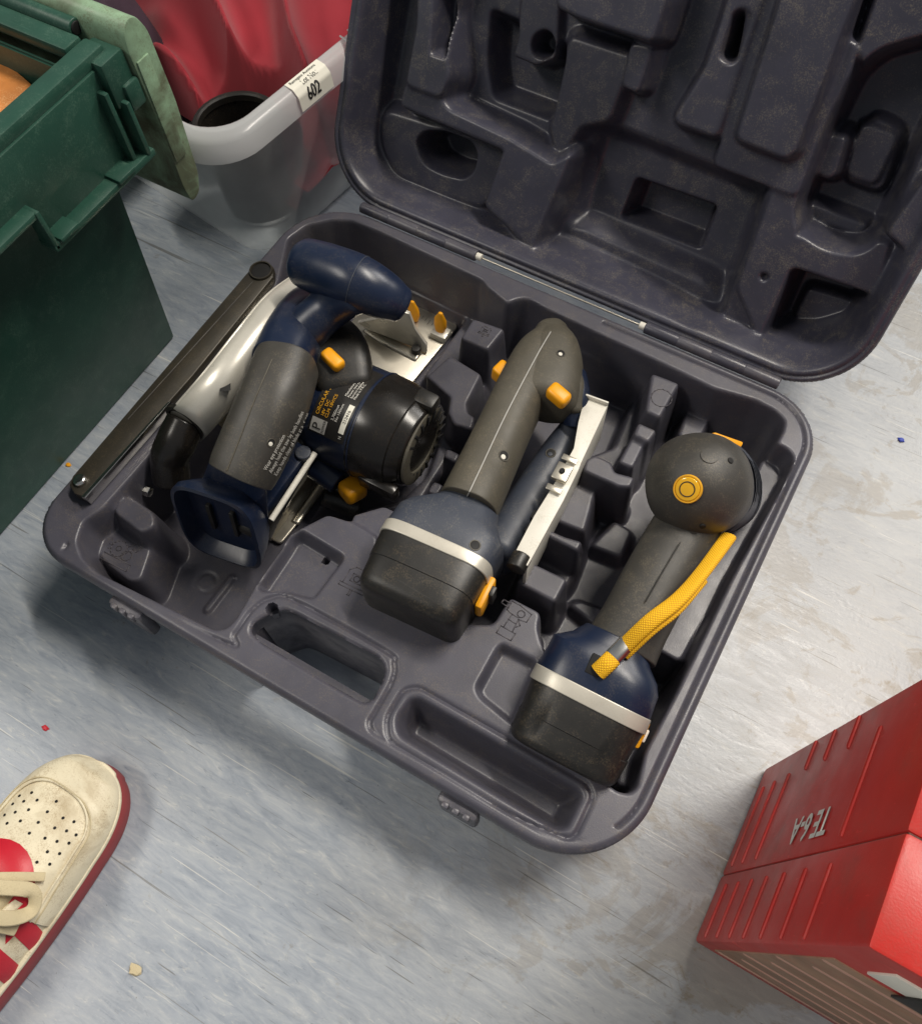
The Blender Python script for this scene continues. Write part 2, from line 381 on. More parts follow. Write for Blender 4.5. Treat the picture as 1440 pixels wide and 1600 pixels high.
def text(name, s, size, mat, parent, fn, sx=1.0, thick=0.0002, align='LEFT', sub=0, bold=0.0):
    """flat lettering; fn maps (x, y, lift) in metres to a point on the surface"""
    cu = bpy.data.curves.new(name, 'FONT'); cu.body = s; cu.size = size; cu.align_x = align; cu.resolution_u = 3; cu.space_line = 0.95; cu.offset = bold
    o = bpy.data.objects.new(name+'_tmp', cu); COL.objects.link(o)
    dg = bpy.context.evaluated_depsgraph_get(); me = bpy.data.meshes.new_from_object(o.evaluated_get(dg))
    bm = bmesh.new(); bm.from_mesh(me)
    if sub:
        bmesh.ops.subdivide_edges(bm, edges=[e for e in bm.edges if e.calc_length() > size*0.2], cuts=sub)
    bmesh.ops.triangulate(bm, faces=bm.faces); bm.verts.index_update()
    vs = [fn(v.co.x*sx, v.co.y, thick) for v in bm.verts]; fs = [[v.index for v in f.verts] for f in bm.faces]
    bm.free(); bpy.data.objects.remove(o); bpy.data.curves.remove(cu); bpy.data.meshes.remove(me)
    return mk(name, vs, fs, mat, parent, ang=None, fix=False)
from mathutils.bvhtree import BVHTree
def surf(*objs):
    vs = []; fs = []
    for o in objs:
        b0 = len(vs); vs += [v.co.copy() for v in o.data.vertices]; fs += [[b0+i for i in p.vertices] for p in o.data.polygons]
    return BVHTree.FromPolygons(vs, fs)
def hit(bv, px, py):
    """where the thing's surface lies under a photo pixel: point and outward normal"""
    r = Vector(_R@_ray((px, py))).normalized(); p, n, i, dd = bv.ray_cast(Vector(CAMP), r)
    if p is None: return None, None
    return p, (n if n.dot(r) < 0 else -n)
def pit(name, bv, px, py, r, parent, head=None, hr=.55):
    p, n = hit(bv, px, py)
    if p is None: return
    o = cyl(name, p-n*.004, p+n*.00015, r, 'hole', parent, n=20, cap=.03)
    annulus(name+'_lip', p-n*.0006, r*.97, r*1.22, .0010, parent.data.materials[0].name if False else 'hole_lip', o, nrm=n)
    if head:
        u, v = basis(n, Vector((0, 0, 1))); c = p+(u*.0-Vector((0, r*.35, 0)))
        cyl('screw', c-n*.002, c+n*.0004, r*hr, head, o, n=12, cap=.1)
def onpath(bv, pts, lift=.0, k=5):
    out = []
    for q in catmull([(x, y, 0) for x, y in pts], k):
        p, n = hit(bv, q.x, q.y)
        if p is not None: out.append(p+n*lift)
    return out
def planefn(o, x, y, up=None):
    o, x, y = Vector(o), Vector(x).normalized(), Vector(y).normalized(); nrm = up if up is not None else x.cross(y).normalized()
    return lambda a, b, l: o+x*a+y*b+nrm*l

def annulus(name, c, r0, r1, h, mat, parent, nrm=(0, 0, 1), n=32):
    u, v = basis(Vector(nrm), Vector((0.3, 1, 0.1))); t = Vector(nrm).normalized(); vs = []; fs = []
    prof = [(r1, 0), (r1, h*0.8), (r1-(r1-r0)*0.25, h), (r0+(r1-r0)*0.25, h), (r0, h*0.8), (r0, 0)]
    for i in range(n):
        a = 2*PI*i/n; dr = u*math.cos(a)+v*math.sin(a)
        for r, z in prof: vs.append(Vector(c)+dr*r+t*z)
    m = len(prof)
    for i in range(n):
        for j in range(m-1):
            k2 = (i+1) % n; fs.append((i*m+j, k2*m+j, k2*m+j+1, i*m+j+1))
    return mk(name, vs, fs, mat, parent)

# --- height-field shells (the moulded case halves) -----------------------
def psdf(X, Y, poly):
    p = np.array([(q[0], q[1]) for q in poly]); n = len(p)
    d = np.full(X.shape, 1e9); s = np.ones(X.shape)
    for i in range(n):
        a = p[i]; b = p[i-1]; e = b-a
        wx = X-a[0]; wy = Y-a[1]
        t = np.clip((wx*e[0]+wy*e[1])/max(e@e, 1e-12), 0, 1)
        bx = wx-e[0]*t; by = wy-e[1]*t; d = np.minimum(d, bx*bx+by*by)
        c1 = Y >= a[1]; c2 = Y < b[1]; c3 = e[0]*wy > e[1]*wx
        flip = (c1 & c2 & c3) | (~c1 & ~c2 & ~c3)
        s = np.where(flip, -s, s)
    return s*np.sqrt(d)
def pline(X, Y, pts):
    p = np.array([(q[0], q[1]) for q in pts]); d = np.full(X.shape, 1e9)
    for i in range(len(p)-1):
        a = p[i]; e = p[i+1]-a; wx = X-a[0]; wy = Y-a[1]
        t = np.clip((wx*e[0]+wy*e[1])/max(e@e, 1e-12), 0, 1)
        d = np.minimum(d, np.hypot(wx-e[0]*t, wy-e[1]*t))
    return d
def sstep(t):
    t = np.clip(t, 0, 1); return t*t*(3-2*t)
def cut(H, d, floor, draft=0.004):
    return np.where(d < 0, np.minimum(H, H+(floor-H)*sstep(-d/draft)), H)
def raise_(H, d, top, draft=0.004):
    return np.where(d < draft, np.maximum(H, H+(top-H)*sstep(1-d/draft)), H)
def blur(H, k=1):
    for _ in range(k):
        for ax in (0, 1):
            Hp = np.pad(H, [(1, 1) if i == ax else (0, 0) for i in (0, 1)], mode='edge')
            sl = lambda s: tuple(slice(s, s+H.shape[i]) if i == ax else slice(None) for i in (0, 1))
            H = 0.25*Hp[sl(0)]+0.5*Hp[sl(1)]+0.25*Hp[sl(2)]
    return H
def rrect(X, Y, x0, x1, y0, y1, r):
    """r: radii (x1y1, x1y0, x0y1, x0y0)"""
    cx, cy = (x0+x1)/2, (y0+y1)/2; px, py = X-cx, Y-cy
    rr = np.where(px > 0, np.where(py > 0, r[0], r[1]), np.where(py > 0, r[2], r[3]))
    qx = np.abs(px)-(x1-x0)/2+rr; qy = np.abs(py)-(y1-y0)/2+rr
    return np.minimum(np.maximum(qx, qy), 0)+np.hypot(np.maximum(qx, 0), np.maximum(qy, 0))-rr
def hfshell(name, xs, ys, H, sds, tow, skirt, mat, parent):
    """sds: list of (sdf grid, rows fn); keeps sdf<0. skirt rows: list of (outward, z or dz fn)"""
    nx, ny = len(xs), len(ys); h = xs[1]-xs[0]
    X, Y = np.meshgrid(xs, ys, indexing='ij'); PX, PY, PZ = X.copy(), Y.copy(), H.copy()
    keep = np.ones(X.shape, bool)
    for s, _ in sds: keep &= s < 0.4*h
    q = keep[:-1, :-1] & keep[1:, :-1] & keep[1:, 1:] & keep[:-1, 1:]
    I, J = np.nonzero(q); idx = lambda i, j: i*ny+j
    F = np.stack([idx(I, J), idx(I+1, J), idx(I+1, J+1), idx(I, J+1)], 1)
    E = np.concatenate([F[:, [0, 1]], F[:, [1, 2]], F[:, [2, 3]], F[:, [3, 0]]])
    key = np.sort(E, 1); kk = key[:, 0].astype(np.int64)*(nx*ny)+key[:, 1]
    u, inv, cnt = np.unique(kk, return_inverse=True, return_counts=True)
    BE = E[cnt[inv] == 1]
    bv = np.unique(BE)
    S = np.stack([s.ravel() for s, _ in sds]); owner = np.argmax(S[:, bv], 0)
    onx = np.zeros(nx*ny); ony = np.zeros(nx*ny); own = np.full(nx*ny, -1)
    fx, fy = PX.ravel(), PY.ravel()
    for k, (s, _) in enumerate(sds):
        gx, gy = np.gradient(s, h); g = np.hypot(gx, gy)+1e-9; gx = (gx/g).ravel(); gy = (gy/g).ravel(); sr = s.ravel()
        m = bv[owner == k]; fx[m] -= sr[m]*gx[m]; fy[m] -= sr[m]*gy[m]; onx[m] = gx[m]; ony[m] = gy[m]; own[m] = k
    fz = PZ.ravel()
    used = np.unique(F); remap = np.full(nx*ny, -1); remap[used] = np.arange(len(used))
    verts = [np.stack([fx[used], fy[used], fz[used]], 1)]; faces = [remap[F]]
    base = len(used); cur = {int(v): int(remap[v]) for v in bv}
    nrows = max(len(r) for _, r in sds)
    loc = {int(v): i for i, v in enumerate(bv)}
    prev = remap[bv]
    for r in range(nrows):
        px = np.zeros(len(bv)); py = np.zeros(len(bv)); pz = np.zeros(len(bv))
        for k, (_, rows) in enumerate(sds):
            m = owner == k; off, zf = rows[min(r, len(rows)-1)]; vv = bv[m]
            px[m] = fx[vv]+onx[vv]*off; py[m] = fy[vv]+ony[vv]*off; pz[m] = zf(fx[vv], fy[vv])
        verts.append(np.stack([px, py, pz], 1)); ids = base+np.arange(len(bv)); base += len(bv)
        li = np.array([loc[int(v)] for v in BE[:, 0]]); lj = np.array([loc[int(v)] for v in BE[:, 1]])
        faces.append(np.stack([prev[lj], prev[li], ids[li], ids[lj]], 1)); prev = ids
    VV = tow(np.concatenate(verts)); FF = np.concatenate(faces)
    me = bpy.data.meshes.new(name); me.vertices.add(len(VV)); me.vertices.foreach_set('co', VV.astype(np.float32).ravel())
    me.loops.add(FF.size); me.loops.foreach_set('vertex_index', FF.astype(np.int32).ravel())
    me.polygons.add(len(FF)); me.polygons.foreach_set('loop_start', (np.arange(len(FF))*4).astype(np.int32))
    me.polygons.foreach_set('use_smooth', np.ones(len(FF), bool))
    me.update(calc_edges=True); me.validate()
    me.materials.append(MAT[mat]); me.set_sharp_from_angle(angle=math.radians(50))
    o = bpy.data.objects.new(name, me); COL.objects.link(o); adopt(o, parent)
    return o

# ------------------------------------------------------------------ floor
fl = mk('floor', [(-6, -6, 0), (6, -6, 0), (6, 6, 0), (-6, 6, 0)], [(0, 1, 2, 3)], 'floor'); fl['kind'] = 'structure'
# ------------------------------------------------------------------ tool case
def pp(pts, z=RIM, r=0.003):
    q = [at(x, y, z) for x, y in pts]; q = [Vector((v.x, v.y, 0)) for v in q]
    return roundpoly(q, r) if r else q
case = thing('tool_case', 'open dark grey moulded plastic tool case holding three cordless tools', 'tool case', (0.25, 0.2, 0))
ST = 0.001
xs = np.arange(-0.002, 0.5025, ST); ys = np.arange(-0.002, 0.4095, ST)
GX, GY = np.meshgrid(xs, ys, indexing='ij')
OUT = rrect(GX, GY, 0.0, 0.5, 0.0, 0.407, (0.05, 0.062, 0.062, 0.042))
H = np.full(GX.shape, RIM)
IC = [(447, 389), (450, 373), (479, 352), (519, 343), (548, 344), (590, 360), (753, 437), (760, 447), (793, 474), (806, 468), (822, 466),
      (837, 472), (850, 480), (1060, 580), (1115, 607), (1180, 625), (1212, 642), (1226, 657), (1222, 675), (1212, 692), (1232, 702), (1240, 715),
      (1237, 730), (1144, 900), (1061, 1072), (1006, 1176), (995, 1230), (983, 1240), (963, 1236), (942, 1217), (809, 1143), (800, 1133), (812, 1110),
      (822, 1085), (838, 1042), (856, 1022), (846, 1005), (840, 980), (845, 957), (797, 932), (770, 975), (735, 975), (580, 915), (590, 850), (588, 837), (550, 815), (512, 803),
      (469, 825), (452, 833), (440, 854), (400, 912), (366, 970), (352, 982), (335, 984), (150, 893), (128, 870), (120, 845), (130, 815),
      (160, 795), (205, 745), (300, 635), (380, 530), (435, 440)]
d = psdf(GX, GY, pp(IC, RIM, 0.004))
H = cut(H, d, 0.028, 0.0055)
def blk(pts, top, draft=0.004, r=0.003):
    global H
    H = raise_(H, psdf(GX, GY, pp(pts, top, r)), top, draft)
def pkt(pts, floor, draft=0.004, r=0.003, z=RIM):
    global H
    H = cut(H, psdf(GX, GY, pp(pts, z, r)), floor, draft)
# recessed decks and the sub deck beside the drill battery
pkt([(469, 825), (542, 869), (490, 937), (469, 933), (442, 925), (405, 925), (400, 912), (440, 854), (452, 833)], 0.086, 0.005, 0.006)
pkt([(784, 1004), (838, 1031), (841, 1042), (822, 1085), (812, 1110), (800, 1133), (790, 1124), (748, 1090), (741, 1074), (775, 1012)], 0.090, 0.004, 0.005)
# corridors of tool supports
inner = d < -0.002
def corr(pts, z, draft=0.006):
    global H
    dd = psdf(GX, GY, pp(pts, z, 0.004)); Hn = raise_(H, dd, z, draft); H = np.where(inner, Hn, H)
corr([(664, 587), (745, 478), (795, 490), (745, 640), (650, 790), (560, 800), (625, 785), (671, 742), (690, 690), (700, 645), (690, 610)], 0.046)
corr([(1008, 590), (1060, 605), (1030, 660), (992, 745), (935, 775), (915, 840), (890, 905), (850, 955), (797, 935), (850, 830), (905, 720), (960, 700), (985, 640)], 0.046)
def blki(pts, top, draft=0.004, r=0.003):
    global H
    Hn = raise_(H, psdf(GX, GY, pp(pts, top, r)), top, draft); H = np.where(inner, Hn, H)
blki([(739, 497), (789, 514), (762, 547), (719, 528)], 0.092, 0.005)
blki([(665, 588), (703, 555), (752, 585), (729, 630), (731, 645), (743, 651), (737, 672), (708, 662), (700, 645), (704, 620), (687, 607)], 0.078, 0.005)
blki([(698, 699), (720, 709), (712, 724), (691, 713)], 0.082)
blki([(677, 750), (695, 757), (684, 775), (666, 768)], 0.088)
blki([(629, 787), (646, 776), (674, 792), (640, 803)], 0.092)
H = raise_(H, psdf(GX, GY, pp([(551, 804), (600, 790), (622, 800), (600, 845), (587, 837), (550, 815)], 0.097, 0.003)), 0.097, 0.005)
blki([(1018, 582), (1062, 599), (1031, 653), (1008, 642)], 0.094, 0.005)
blki([(997, 659), (1027, 672), (1013, 692), (989, 678)], 0.092, 0.004)
blki([(989, 678), (1010, 687), (989, 732), (965, 722)], 0.086, 0.004)
blki([(915, 717), (930, 710), (955, 722), (960, 737), (992, 745), (985, 762), (965, 760), (910, 735)], 0.088, 0.005)
blki([(892, 745), (930, 764), (912, 830), (868, 812)], 0.070, 0.006)
blki([(852, 824), (880, 837), (911, 846), (902, 862), (849, 835)], 0.086, 0.004)
blki([(827, 877), (887, 905), (867, 942), (807, 910)], 0.088, 0.005)
# drill bay: shelf along the right wall and two low pads
blki([(1192, 715), (1226, 730), (1062, 1035), (1005, 1003), (1092, 890), (1150, 800)], 0.077, 0.005, 0.005)
blki([(925, 852), (960, 815), (985, 830), (970, 870)], 0.042, 0.006)
blki([(892, 945), (905, 940), (945, 955), (930, 975)], 0.040, 0.006)
blki([(1088, 600), (1122, 625), (1090, 690), (1060, 680)], 0.060, 0.007)
blki([(975, 1170), (1010, 1165), (985, 1232), (962, 1225)], 0.070, 0.006, 0.004)
# saw bay: front left icon pad, clip block, ledges
blki([(145, 852), (168, 821), (185, 823), (237, 855), (220, 905), (202, 907), (164, 877)], 0.070, 0.008, 0.006)
blki([(180, 778), (196, 770), (240, 800), (243, 822), (222, 832), (178, 800)], 0.092, 0.006, 0.005)
blki([(232, 835), (262, 850), (240, 905), (215, 900)], 0.052, 0.006, 0.004)
# back wall ledges
blki([(850, 470), (1075, 575), (1015, 600), (885, 540)], 0.072, 0.006)
blki([(500, 360), (560, 350), (757, 445), (735, 500), (640, 455), (520, 400)], 0.046, 0.005)
# moulded marks on the bay floor
c0 = at(321, 909, 0.03); rr = np.hypot(GX-c0.x, GY-c0.y); H = H-0.0012*np.exp(-((rr-0.0085)/0.0010)**2)
a0, a1 = at(324, 952, 0.03), at(362, 903, 0.03); dl = pline(GX, GY, [a0, a1]); H = H+0.003*sstep(1-(dl-0.002)/0.002)
# motor well wall
# storage tray, handle hole surround, grooves
pkt([(615, 1120), (638, 1088), (655, 1086), (906, 1230), (914, 1245), (888, 1297), (868, 1302), (618, 1150)], 0.068, 0.012, 0.006)
GR = [(104, 850), (114, 890), (347, 1002), (366, 990), (393, 953), (422, 934), (460, 938), (600, 1015), (616, 1036), (612, 1065), (586, 1112), (577, 1129), (585, 1148), (617, 1171),
      (708, 1230), (869, 1304), (933, 1320), (960, 1312), (978, 1296)]
gp = catmull([Vector((v.x, v.y, 0)) for v in [at(x, y, RIM) for x, y in GR]], 6)
HOLE = [(391, 986), (395, 973), (414, 961), (443, 951), (460, 957), (593, 1027), (602, 1044), (597, 1065), (581, 1094), (568, 1098), (539, 1082), (406, 1002)]
HS = psdf(GX, GY, pp(HOLE, RIM, 0.006))
H = blur(H, 2)
dl = psdf(GX, GY, pp([(603, 1122), (630, 1077), (655, 1073), (918, 1224), (927, 1245), (897, 1310), (866, 1315), (606, 1157)], RIM, 0.006)); H = H-0.0018*np.exp(-(dl/0.0014)**2)*np.clip((-OUT-0.007)/0.004, 0, 1)
H = H-0.0020*np.exp(-(pline(GX, GY, gp)/0.0015)**2)*np.clip((-OUT-0.007)/0.004, 0, 1)
H = H-0.0025*np.clip(1-HS/0.003, 0, 1)**2
H = H-0.0022*np.exp(-((OUT+0.0078)/0.0010)**2)*((GX > 0.3) & (GY > 0.035))
H = H-0.004*np.clip(1+OUT/0.0045, 0, 1)**2
pin = [(427, 954, 0.0042), (506, 869, 0.0026)]
for px_, py_, rad in pin:
    c0 = at(px_, py_, 0.096); H = np.where(np.hypot(GX-c0.x, GY-c0.y) < rad, H-0.012, H)
hx0, hx1 = at(385, 985, RIM).x, at(600, 1060, RIM).x
gapz = lambda x, y: np.where((x > hx0) & (x < hx1) & (y < 0.03), 0.080, 0.002)
inz = lambda x, y: np.where(y < 0.037, 0.080, 0.002)
k = lambda z: (lambda x, y: np.full(np.shape(x), z))
rows_out = [(0.0, k(RIM-0.012)), (-0.005, k(RIM-0.014)), (-0.006, lambda x, y: np.maximum(gapz(x, y), 0.05)), (-0.010, gapz)]
rows_hole = [(0.0005, k(RIM-0.006)), (0.001, k(0.081)), (0.001, inz)]
base = hfshell('base_shell', xs, ys, H, [(OUT, rows_out), (-HS, [(-o, z) for o, z in rows_hole])], lambda v: v, None, 'case', case)
base['label'] = 'grey lower half with moulded bays'
# underside and end walls of the carrying bar
mk('handle_underside', [(hx0, 0.006, 0.0805), (hx1, 0.006, 0.0805), (hx1, 0.03, 0.0805), (hx0, 0.03, 0.0805), (hx0, 0.008, 0.002), (hx0, 0.05, 0.002), (hx0, 0.05, 0.0805), (hx1, 0.008, 0.002), (hx1, 0.05, 0.002), (hx1, 0.05, 0.0805)],
   [(0, 1, 2, 3), (0, 4, 5, 6), (1, 7, 8, 9)], 'case', case, fix=False)

# --- lid
TH = math.radians(60.0)
LO = np.array([0.005, 0.4135, RIM+0.001]); LU = np.array([1.0, 0, 0]); LV = np.array([0, math.cos(TH), math.sin(TH)]); LN = np.cross(LU, LV)
def lidp(px, py, wd):
    """photo pixel -> (u, v) on the lid at depth wd"""
    r = _R@_ray((px, py)); o = LO+LN*wd; t = ((o-CAMP)@LN)/(r@LN); p = CAMP+t*r-LO
    return Vector((p@LU, p@LV, 0))
def lp(pts, wd, r=0.003):
    q = [lidp(x, y, wd) for x, y in pts]; return roundpoly(q, r) if r else q
lx = np.arange(-0.002, 0.5025, ST); ly = np.arange(-0.002, 0.4095, ST)
QX, QY = np.meshgrid(lx, ly, indexing='ij')
LOUT = rrect(QX, QY, 0.0, 0.5, 0.0, 0.407, (0.05, 0.062, 0.05, 0.062))
G = np.zeros(QX.shape)
D0 = -0.050
dl_ = LOUT+0.0095
G = cut(G, dl_, D0, 0.020)
def lb(pts, top, draft=0.005, r=0.004):
    global G
    Gn = raise_(G, psdf(QX, QY, lp(pts, top, r)), top, draft); G = np.where(dl_ < -0.003, Gn, G)
def lk(pts, floor, draft=0.005, r=0.004, z=None):
    global G
    G = cut(G, psdf(QX, QY, lp(pts, floor*0.4 if z is None else z, r)), floor, draft)
# left: long block with a slot, ledges, oval hole
lb([(662, -260), (742, -260), (690, 20), (702, 120), (687, 153), (633, 133), (650, 40)], -0.012, 0.008, 0.006)
lb([(633, 133), (687, 153), (700, 172), (795, 217), (862, 258), (890, 243), (830, 387), (757, 322), (788, 234), (625, 165)], -0.016, 0.010, 0.004)
lk([(688, -180), (710, -180), (696, 92), (672, 84)], -0.040, 0.0045, 0.002, -0.012)
lb([(600, 175), (790, 235), (757, 322), (690, 300), (620, 270), (598, 225)], -0.036, 0.012, 0.010)
lk([(648, 222), (660, 205), (690, 203), (735, 220), (746, 240), (740, 268), (725, 280), (690, 272), (660, 255)], -0.085, 0.006, 0.010, -0.036)
lk([(740, 10), (860, 60), (885, 95), (862, 205), (745, 160), (735, 100)], -0.080, 0.010, 0.008, -0.020)
lb([(820, -60), (875, -40), (868, 92), (838, 104), (800, 88), (808, 60)], -0.040, 0.004, 0.003)
# centre: raised plates and the wide recess
lb([(870, -260), (1085, -260), (1040, 0), (1018, 66), (900, 27), (868, 10)], -0.004, 0.007, 0.004)
lb([(985, 66), (1020, 75), (995, 147), (970, 135)], -0.020, 0.005)
lb([(892, 60), (985, 90), (950, 185), (905, 195), (870, 250), (862, 200)], -0.034, 0.010)
lk([(912, 196), (946, 192), (1206, 298), (1125, 500), (1090, 500), (868, 370), (880, 300)], -0.068, 0.016, 0.014, -0.03)
lb([(1130, 20), (1175, -150), (1240, -150), (1120, 215), (1050, 190), (1100, 110)], -0.022, 0.008, 0.006)
lk([(1145, 20), (1160, 12), (1174, 22), (1150, 95), (1138, 100), (1122, 90)], -0.060, 0.005, 0.006, -0.022)
lb([(868, 372), (905, 360), (1105, 450), (1122, 488), (1118, 498), (850, 395)], -0.050, 0.018, 0.01)
lk([(993, 277), (1121, 322), (1094, 390), (968, 341)], -0.102, 0.006, 0.004, -0.066)
# right: long raised plate on a step, torch shaped pocket, small box pocket
lb([(1200, -200), (1400, -200), (1250, 300), (1236, 306), (1112, 258), (1135, 200)], -0.024, 0.005, 0.005)
lb([(1250, -100), (1390, -150), (1240, 240), (1225, 248), (1148, 217), (1160, 180)], -0.008, 0.005, 0.005)
lb([(1400, -100), (1600, -100), (1440, 260), (1430, 390), (1385, 365), (1430, 260), (1330, 60), (1245, 300), (1205, 300), (1150, 450), (1185, 530), (1237, 418), (1365, 460), (1390, 380), (1240, 370)], -0.026, 0.006, 0.004)
lb([(1203, 300), (1245, 305), (1240, 370), (1400, 390), (1365, 460), (1237, 415), (1187, 525), (1128, 500), (1150, 440)], -0.030, 0.008, 0.004)
lk([(1500, 40), (1440, 55), (1370, 75), (1326, 116), (1290, 190), (1237, 330), (1245, 365), (1288, 394), (1340, 400), (1372, 380), (1440, 240), (1520, 80)], -0.085, 0.010, 0.012, -0.026)
lb([(1365, 180), (1412, 205), (1376, 300), (1318, 280)], -0.070, 0.004, 0.008)
lb([(1345, 192), (1402, 212), (1366, 288), (1322, 272)], -0.066, 0.003, 0.006)
lb([(1300, 212), (1322, 215), (1302, 280), (1275, 275)], -0.050, 0.008, 0.006)
lb([(1262, 318), (1355, 352), (1340, 366), (1275, 345)], -0.066, 0.006, 0.003)
lk([(1237, 415), (1360, 458), (1322, 515), (1270, 530), (1190, 528)], -0.080, 0.010, 0.006, -0.03)
lb([(1262, 450), (1330, 470), (1310, 505), (1240, 495)], -0.066, 0.004, 0.004)
lb([(1385, 365), (1500, 200), (1540, 240), (1425, 400)], -0.010, 0.004)
for ax, ay, rad, dp, wz in ((848, 70, 0.0085, 0.03, -0.040), (1194, 431, 0.0022, 0.008, -0.03)):
    c0 = lidp(ax, ay, wz); G = np.where(np.hypot(QX-c0.x, QY-c0.y) < rad, G-dp, G)
G = blur(G, 3)
G = G-0.0014*np.exp(-((LOUT+0.0055)/0.0011)**2)-0.003*np.clip(1+LOUT/0.003, 0, 1)**2
tolid = lambda v: LO+v[:, :1]*LU+v[:, 1:2]*LV+v[:, 2:3]*LN
zc = lambda z: (lambda x, y: np.full(np.shape(x), z))
lid = hfshell('lid_shell', lx, ly, G, [(LOUT, [(0, zc(-0.012)), (-0.004, zc(-0.014)), (-0.006, zc(-0.06)), (-0.016, zc(-0.106)), (-0.12, zc(-0.110)), (-0.195, zc(-0.110))])], tolid, None, 'lid', case)
lid['label'] = 'dark dusty lid leaning open with moulded pockets'

# --- hinge: knuckles along the back edge and the bright pin between them
hz = RIM+0.002
def knuckles(xa, xb, n):
    for i in range(n):
        s = (xb-xa)/n; a = xa+s*i; off = 0.0
        cyl('hinge_knuckle', (a+0.0006, 0.4100, hz), (a+s-0.0006, 0.4100, hz), 0.0050, 'lid' if i % 2 == 0 else 'case', case, n=18, cap=0.2)
kx = [at(563, 327, hz).x, at(742, 402, hz).x, at(1003, 520, hz).x, at(1213, 606, hz).x]
knuckles(kx[0], kx[1], 4); knuckles(kx[2], kx[3], 4)
cyl('hinge_pin', (kx[1]-0.003, 0.4100, hz), (kx[2]+0.003, 0.4100, hz), 0.0008, 'steel', case, n=10)
for xx in (kx[1]+0.002, kx[2]-0.002):
    cyl('pin_collar', (xx-0.003, 0.4100, hz), (xx+0.003, 0.4100, hz), 0.0033, 'white_metal', case, n=14)

# --- latches on the front edge
for px_, py_ in ((205, 948), (718, 1258)):
    p = at(px_, py_, 0.085); x = p.x
    lt = box('latch', (x, -0.002, 0.072), (0.030, 0.009, 0.040), 'case', case, 0.003)
    for s in (-1, 0, 1): box('latch_rib', (x+s*0.008, -0.0062, 0.088), (0.0052, 0.004, 0.009), 'case', lt, 0.0012)

# --- raised line icons
def icon(strokes, o, sx, parent=case):
    vs = []; fs = []
    o = Vector(o); ux = Vector((1, 0.05, 0)).normalized(); uy = Vector((-0.05, 1, 0)).normalized()
    for st in strokes:
        for a, b in zip(st[:-1], st[1:]):
            A = o+ux*(a[0]*sx)+uy*(a[1]*sx); B = o+ux*(b[0]*sx)+uy*(b[1]*sx)
            t = (B-A).normalized(); u = Vector((-t.y, t.x, 0))*0.0005; z = Vector((0, 0, 0.0006)); A -= t*0.0003; B += t*0.0003
            i = len(vs); vs += [A-u, A+u, B+u, B-u, A-u*.5+z, A+u*.5+z, B+u*.5+z, B-u*.5+z]
            fs += [(i+4, i+5, i+6, i+7), (i, i+1, i+5, i+4), (i+1, i+2, i+6, i+5), (i+2, i+3, i+7, i+6), (i+3, i, i+4, i+7)]
    return mk('moulded_icon', vs, fs, 'icon', parent, ang=None)
def ring(cx, cy, r, a0=0, a1=360, n=14): return [(cx+r*math.cos(math.radians(a0+(a1-a0)*i/n)), cy+r*math.sin(math.radians(a0+(a1-a0)*i/n))) for i in range(n+1)]
ic_saw = [[(-3, -3), (3, -3), (3, -1.6), (-3, -1.6), (-3, -3)], ring(-1, 0.2, 1.6), ring(-1, 0.2, 0.5), [(0.4, 1.2), (1.6, 2.6), (2.8, 2.2), (2.4, 1), (1.4, 1.2), (0.8, 0)], ring(1.2, -0.4, 1.0), [(-3.4, 1.4), (-2.6, 0.4), (-3.2, 0.2)], [(-3, -0.6), (-2.4, -0.6)]]
ic_jig = [[(-2.5, -2.2), (2.8, -2.2), (2.8, -1.5), (-2.5, -1.5), (-2.5, -2.2)], [(-2, -1.5), (-2, 1.4), (-1, 2.4), (2, 2.4), (2.6, 1.4), (2.6, -1.5)], [(-0.9, -0.6), (-0.9, 1), (1.4, 1), (1.4, -0.6), (-0.9, -0.6)], [(0.1, -2.2), (0.1, -3.4), (0.5, -3.4), (0.5, -2.2)], ring(0.2, 0.2, 0.6)]
ic_drl = [[(-2.2, -4), (0.9, -4.2), (1.1, -2.6), (-2.0, -2.4), (-2.2, -4)], [(-1.5, -2.4), (-1.1, 0.6), (-2.4, 1.0), (-2.2, 3), (-0.5, 2.9), (2.2, 2.2), (2.0, 0.4), (0.4, 0.2), (0.4, -2.5)], [(-2.2, 1.5), (-4, 1.8), (-3.8, 2.6), (-2.2, 2.4)], [(0.4, 0.2), (1.2, -0.8), (0.6, -1.4)], ring(0.4, 1.4, 0.7), [(-1.1, 0.6), (0.3, 0.5)], [(-1.4, -0.6), (0.4, -0.8)]]
p = at(192, 862, 0.07); icon(ic_saw, (p.x, p.y, 0.0698), 0.0042)
p = at(548, 902, RIM); icon(ic_jig, (p.x+0.004, p.y, RIM-0.0002), 0.0038)
p = at(806, 968, RIM); icon(ic_drl, (p.x, p.y, RIM-0.0002), 0.0038)
p = at(757, 517, 0.092); icon(ic_jig, (p.x, p.y, 0.0918), 0.0018)
p = at(1033, 622, 0.094); icon([ring(0, 0, 1)], (p.x, p.y, 0.0938), 0.0085)
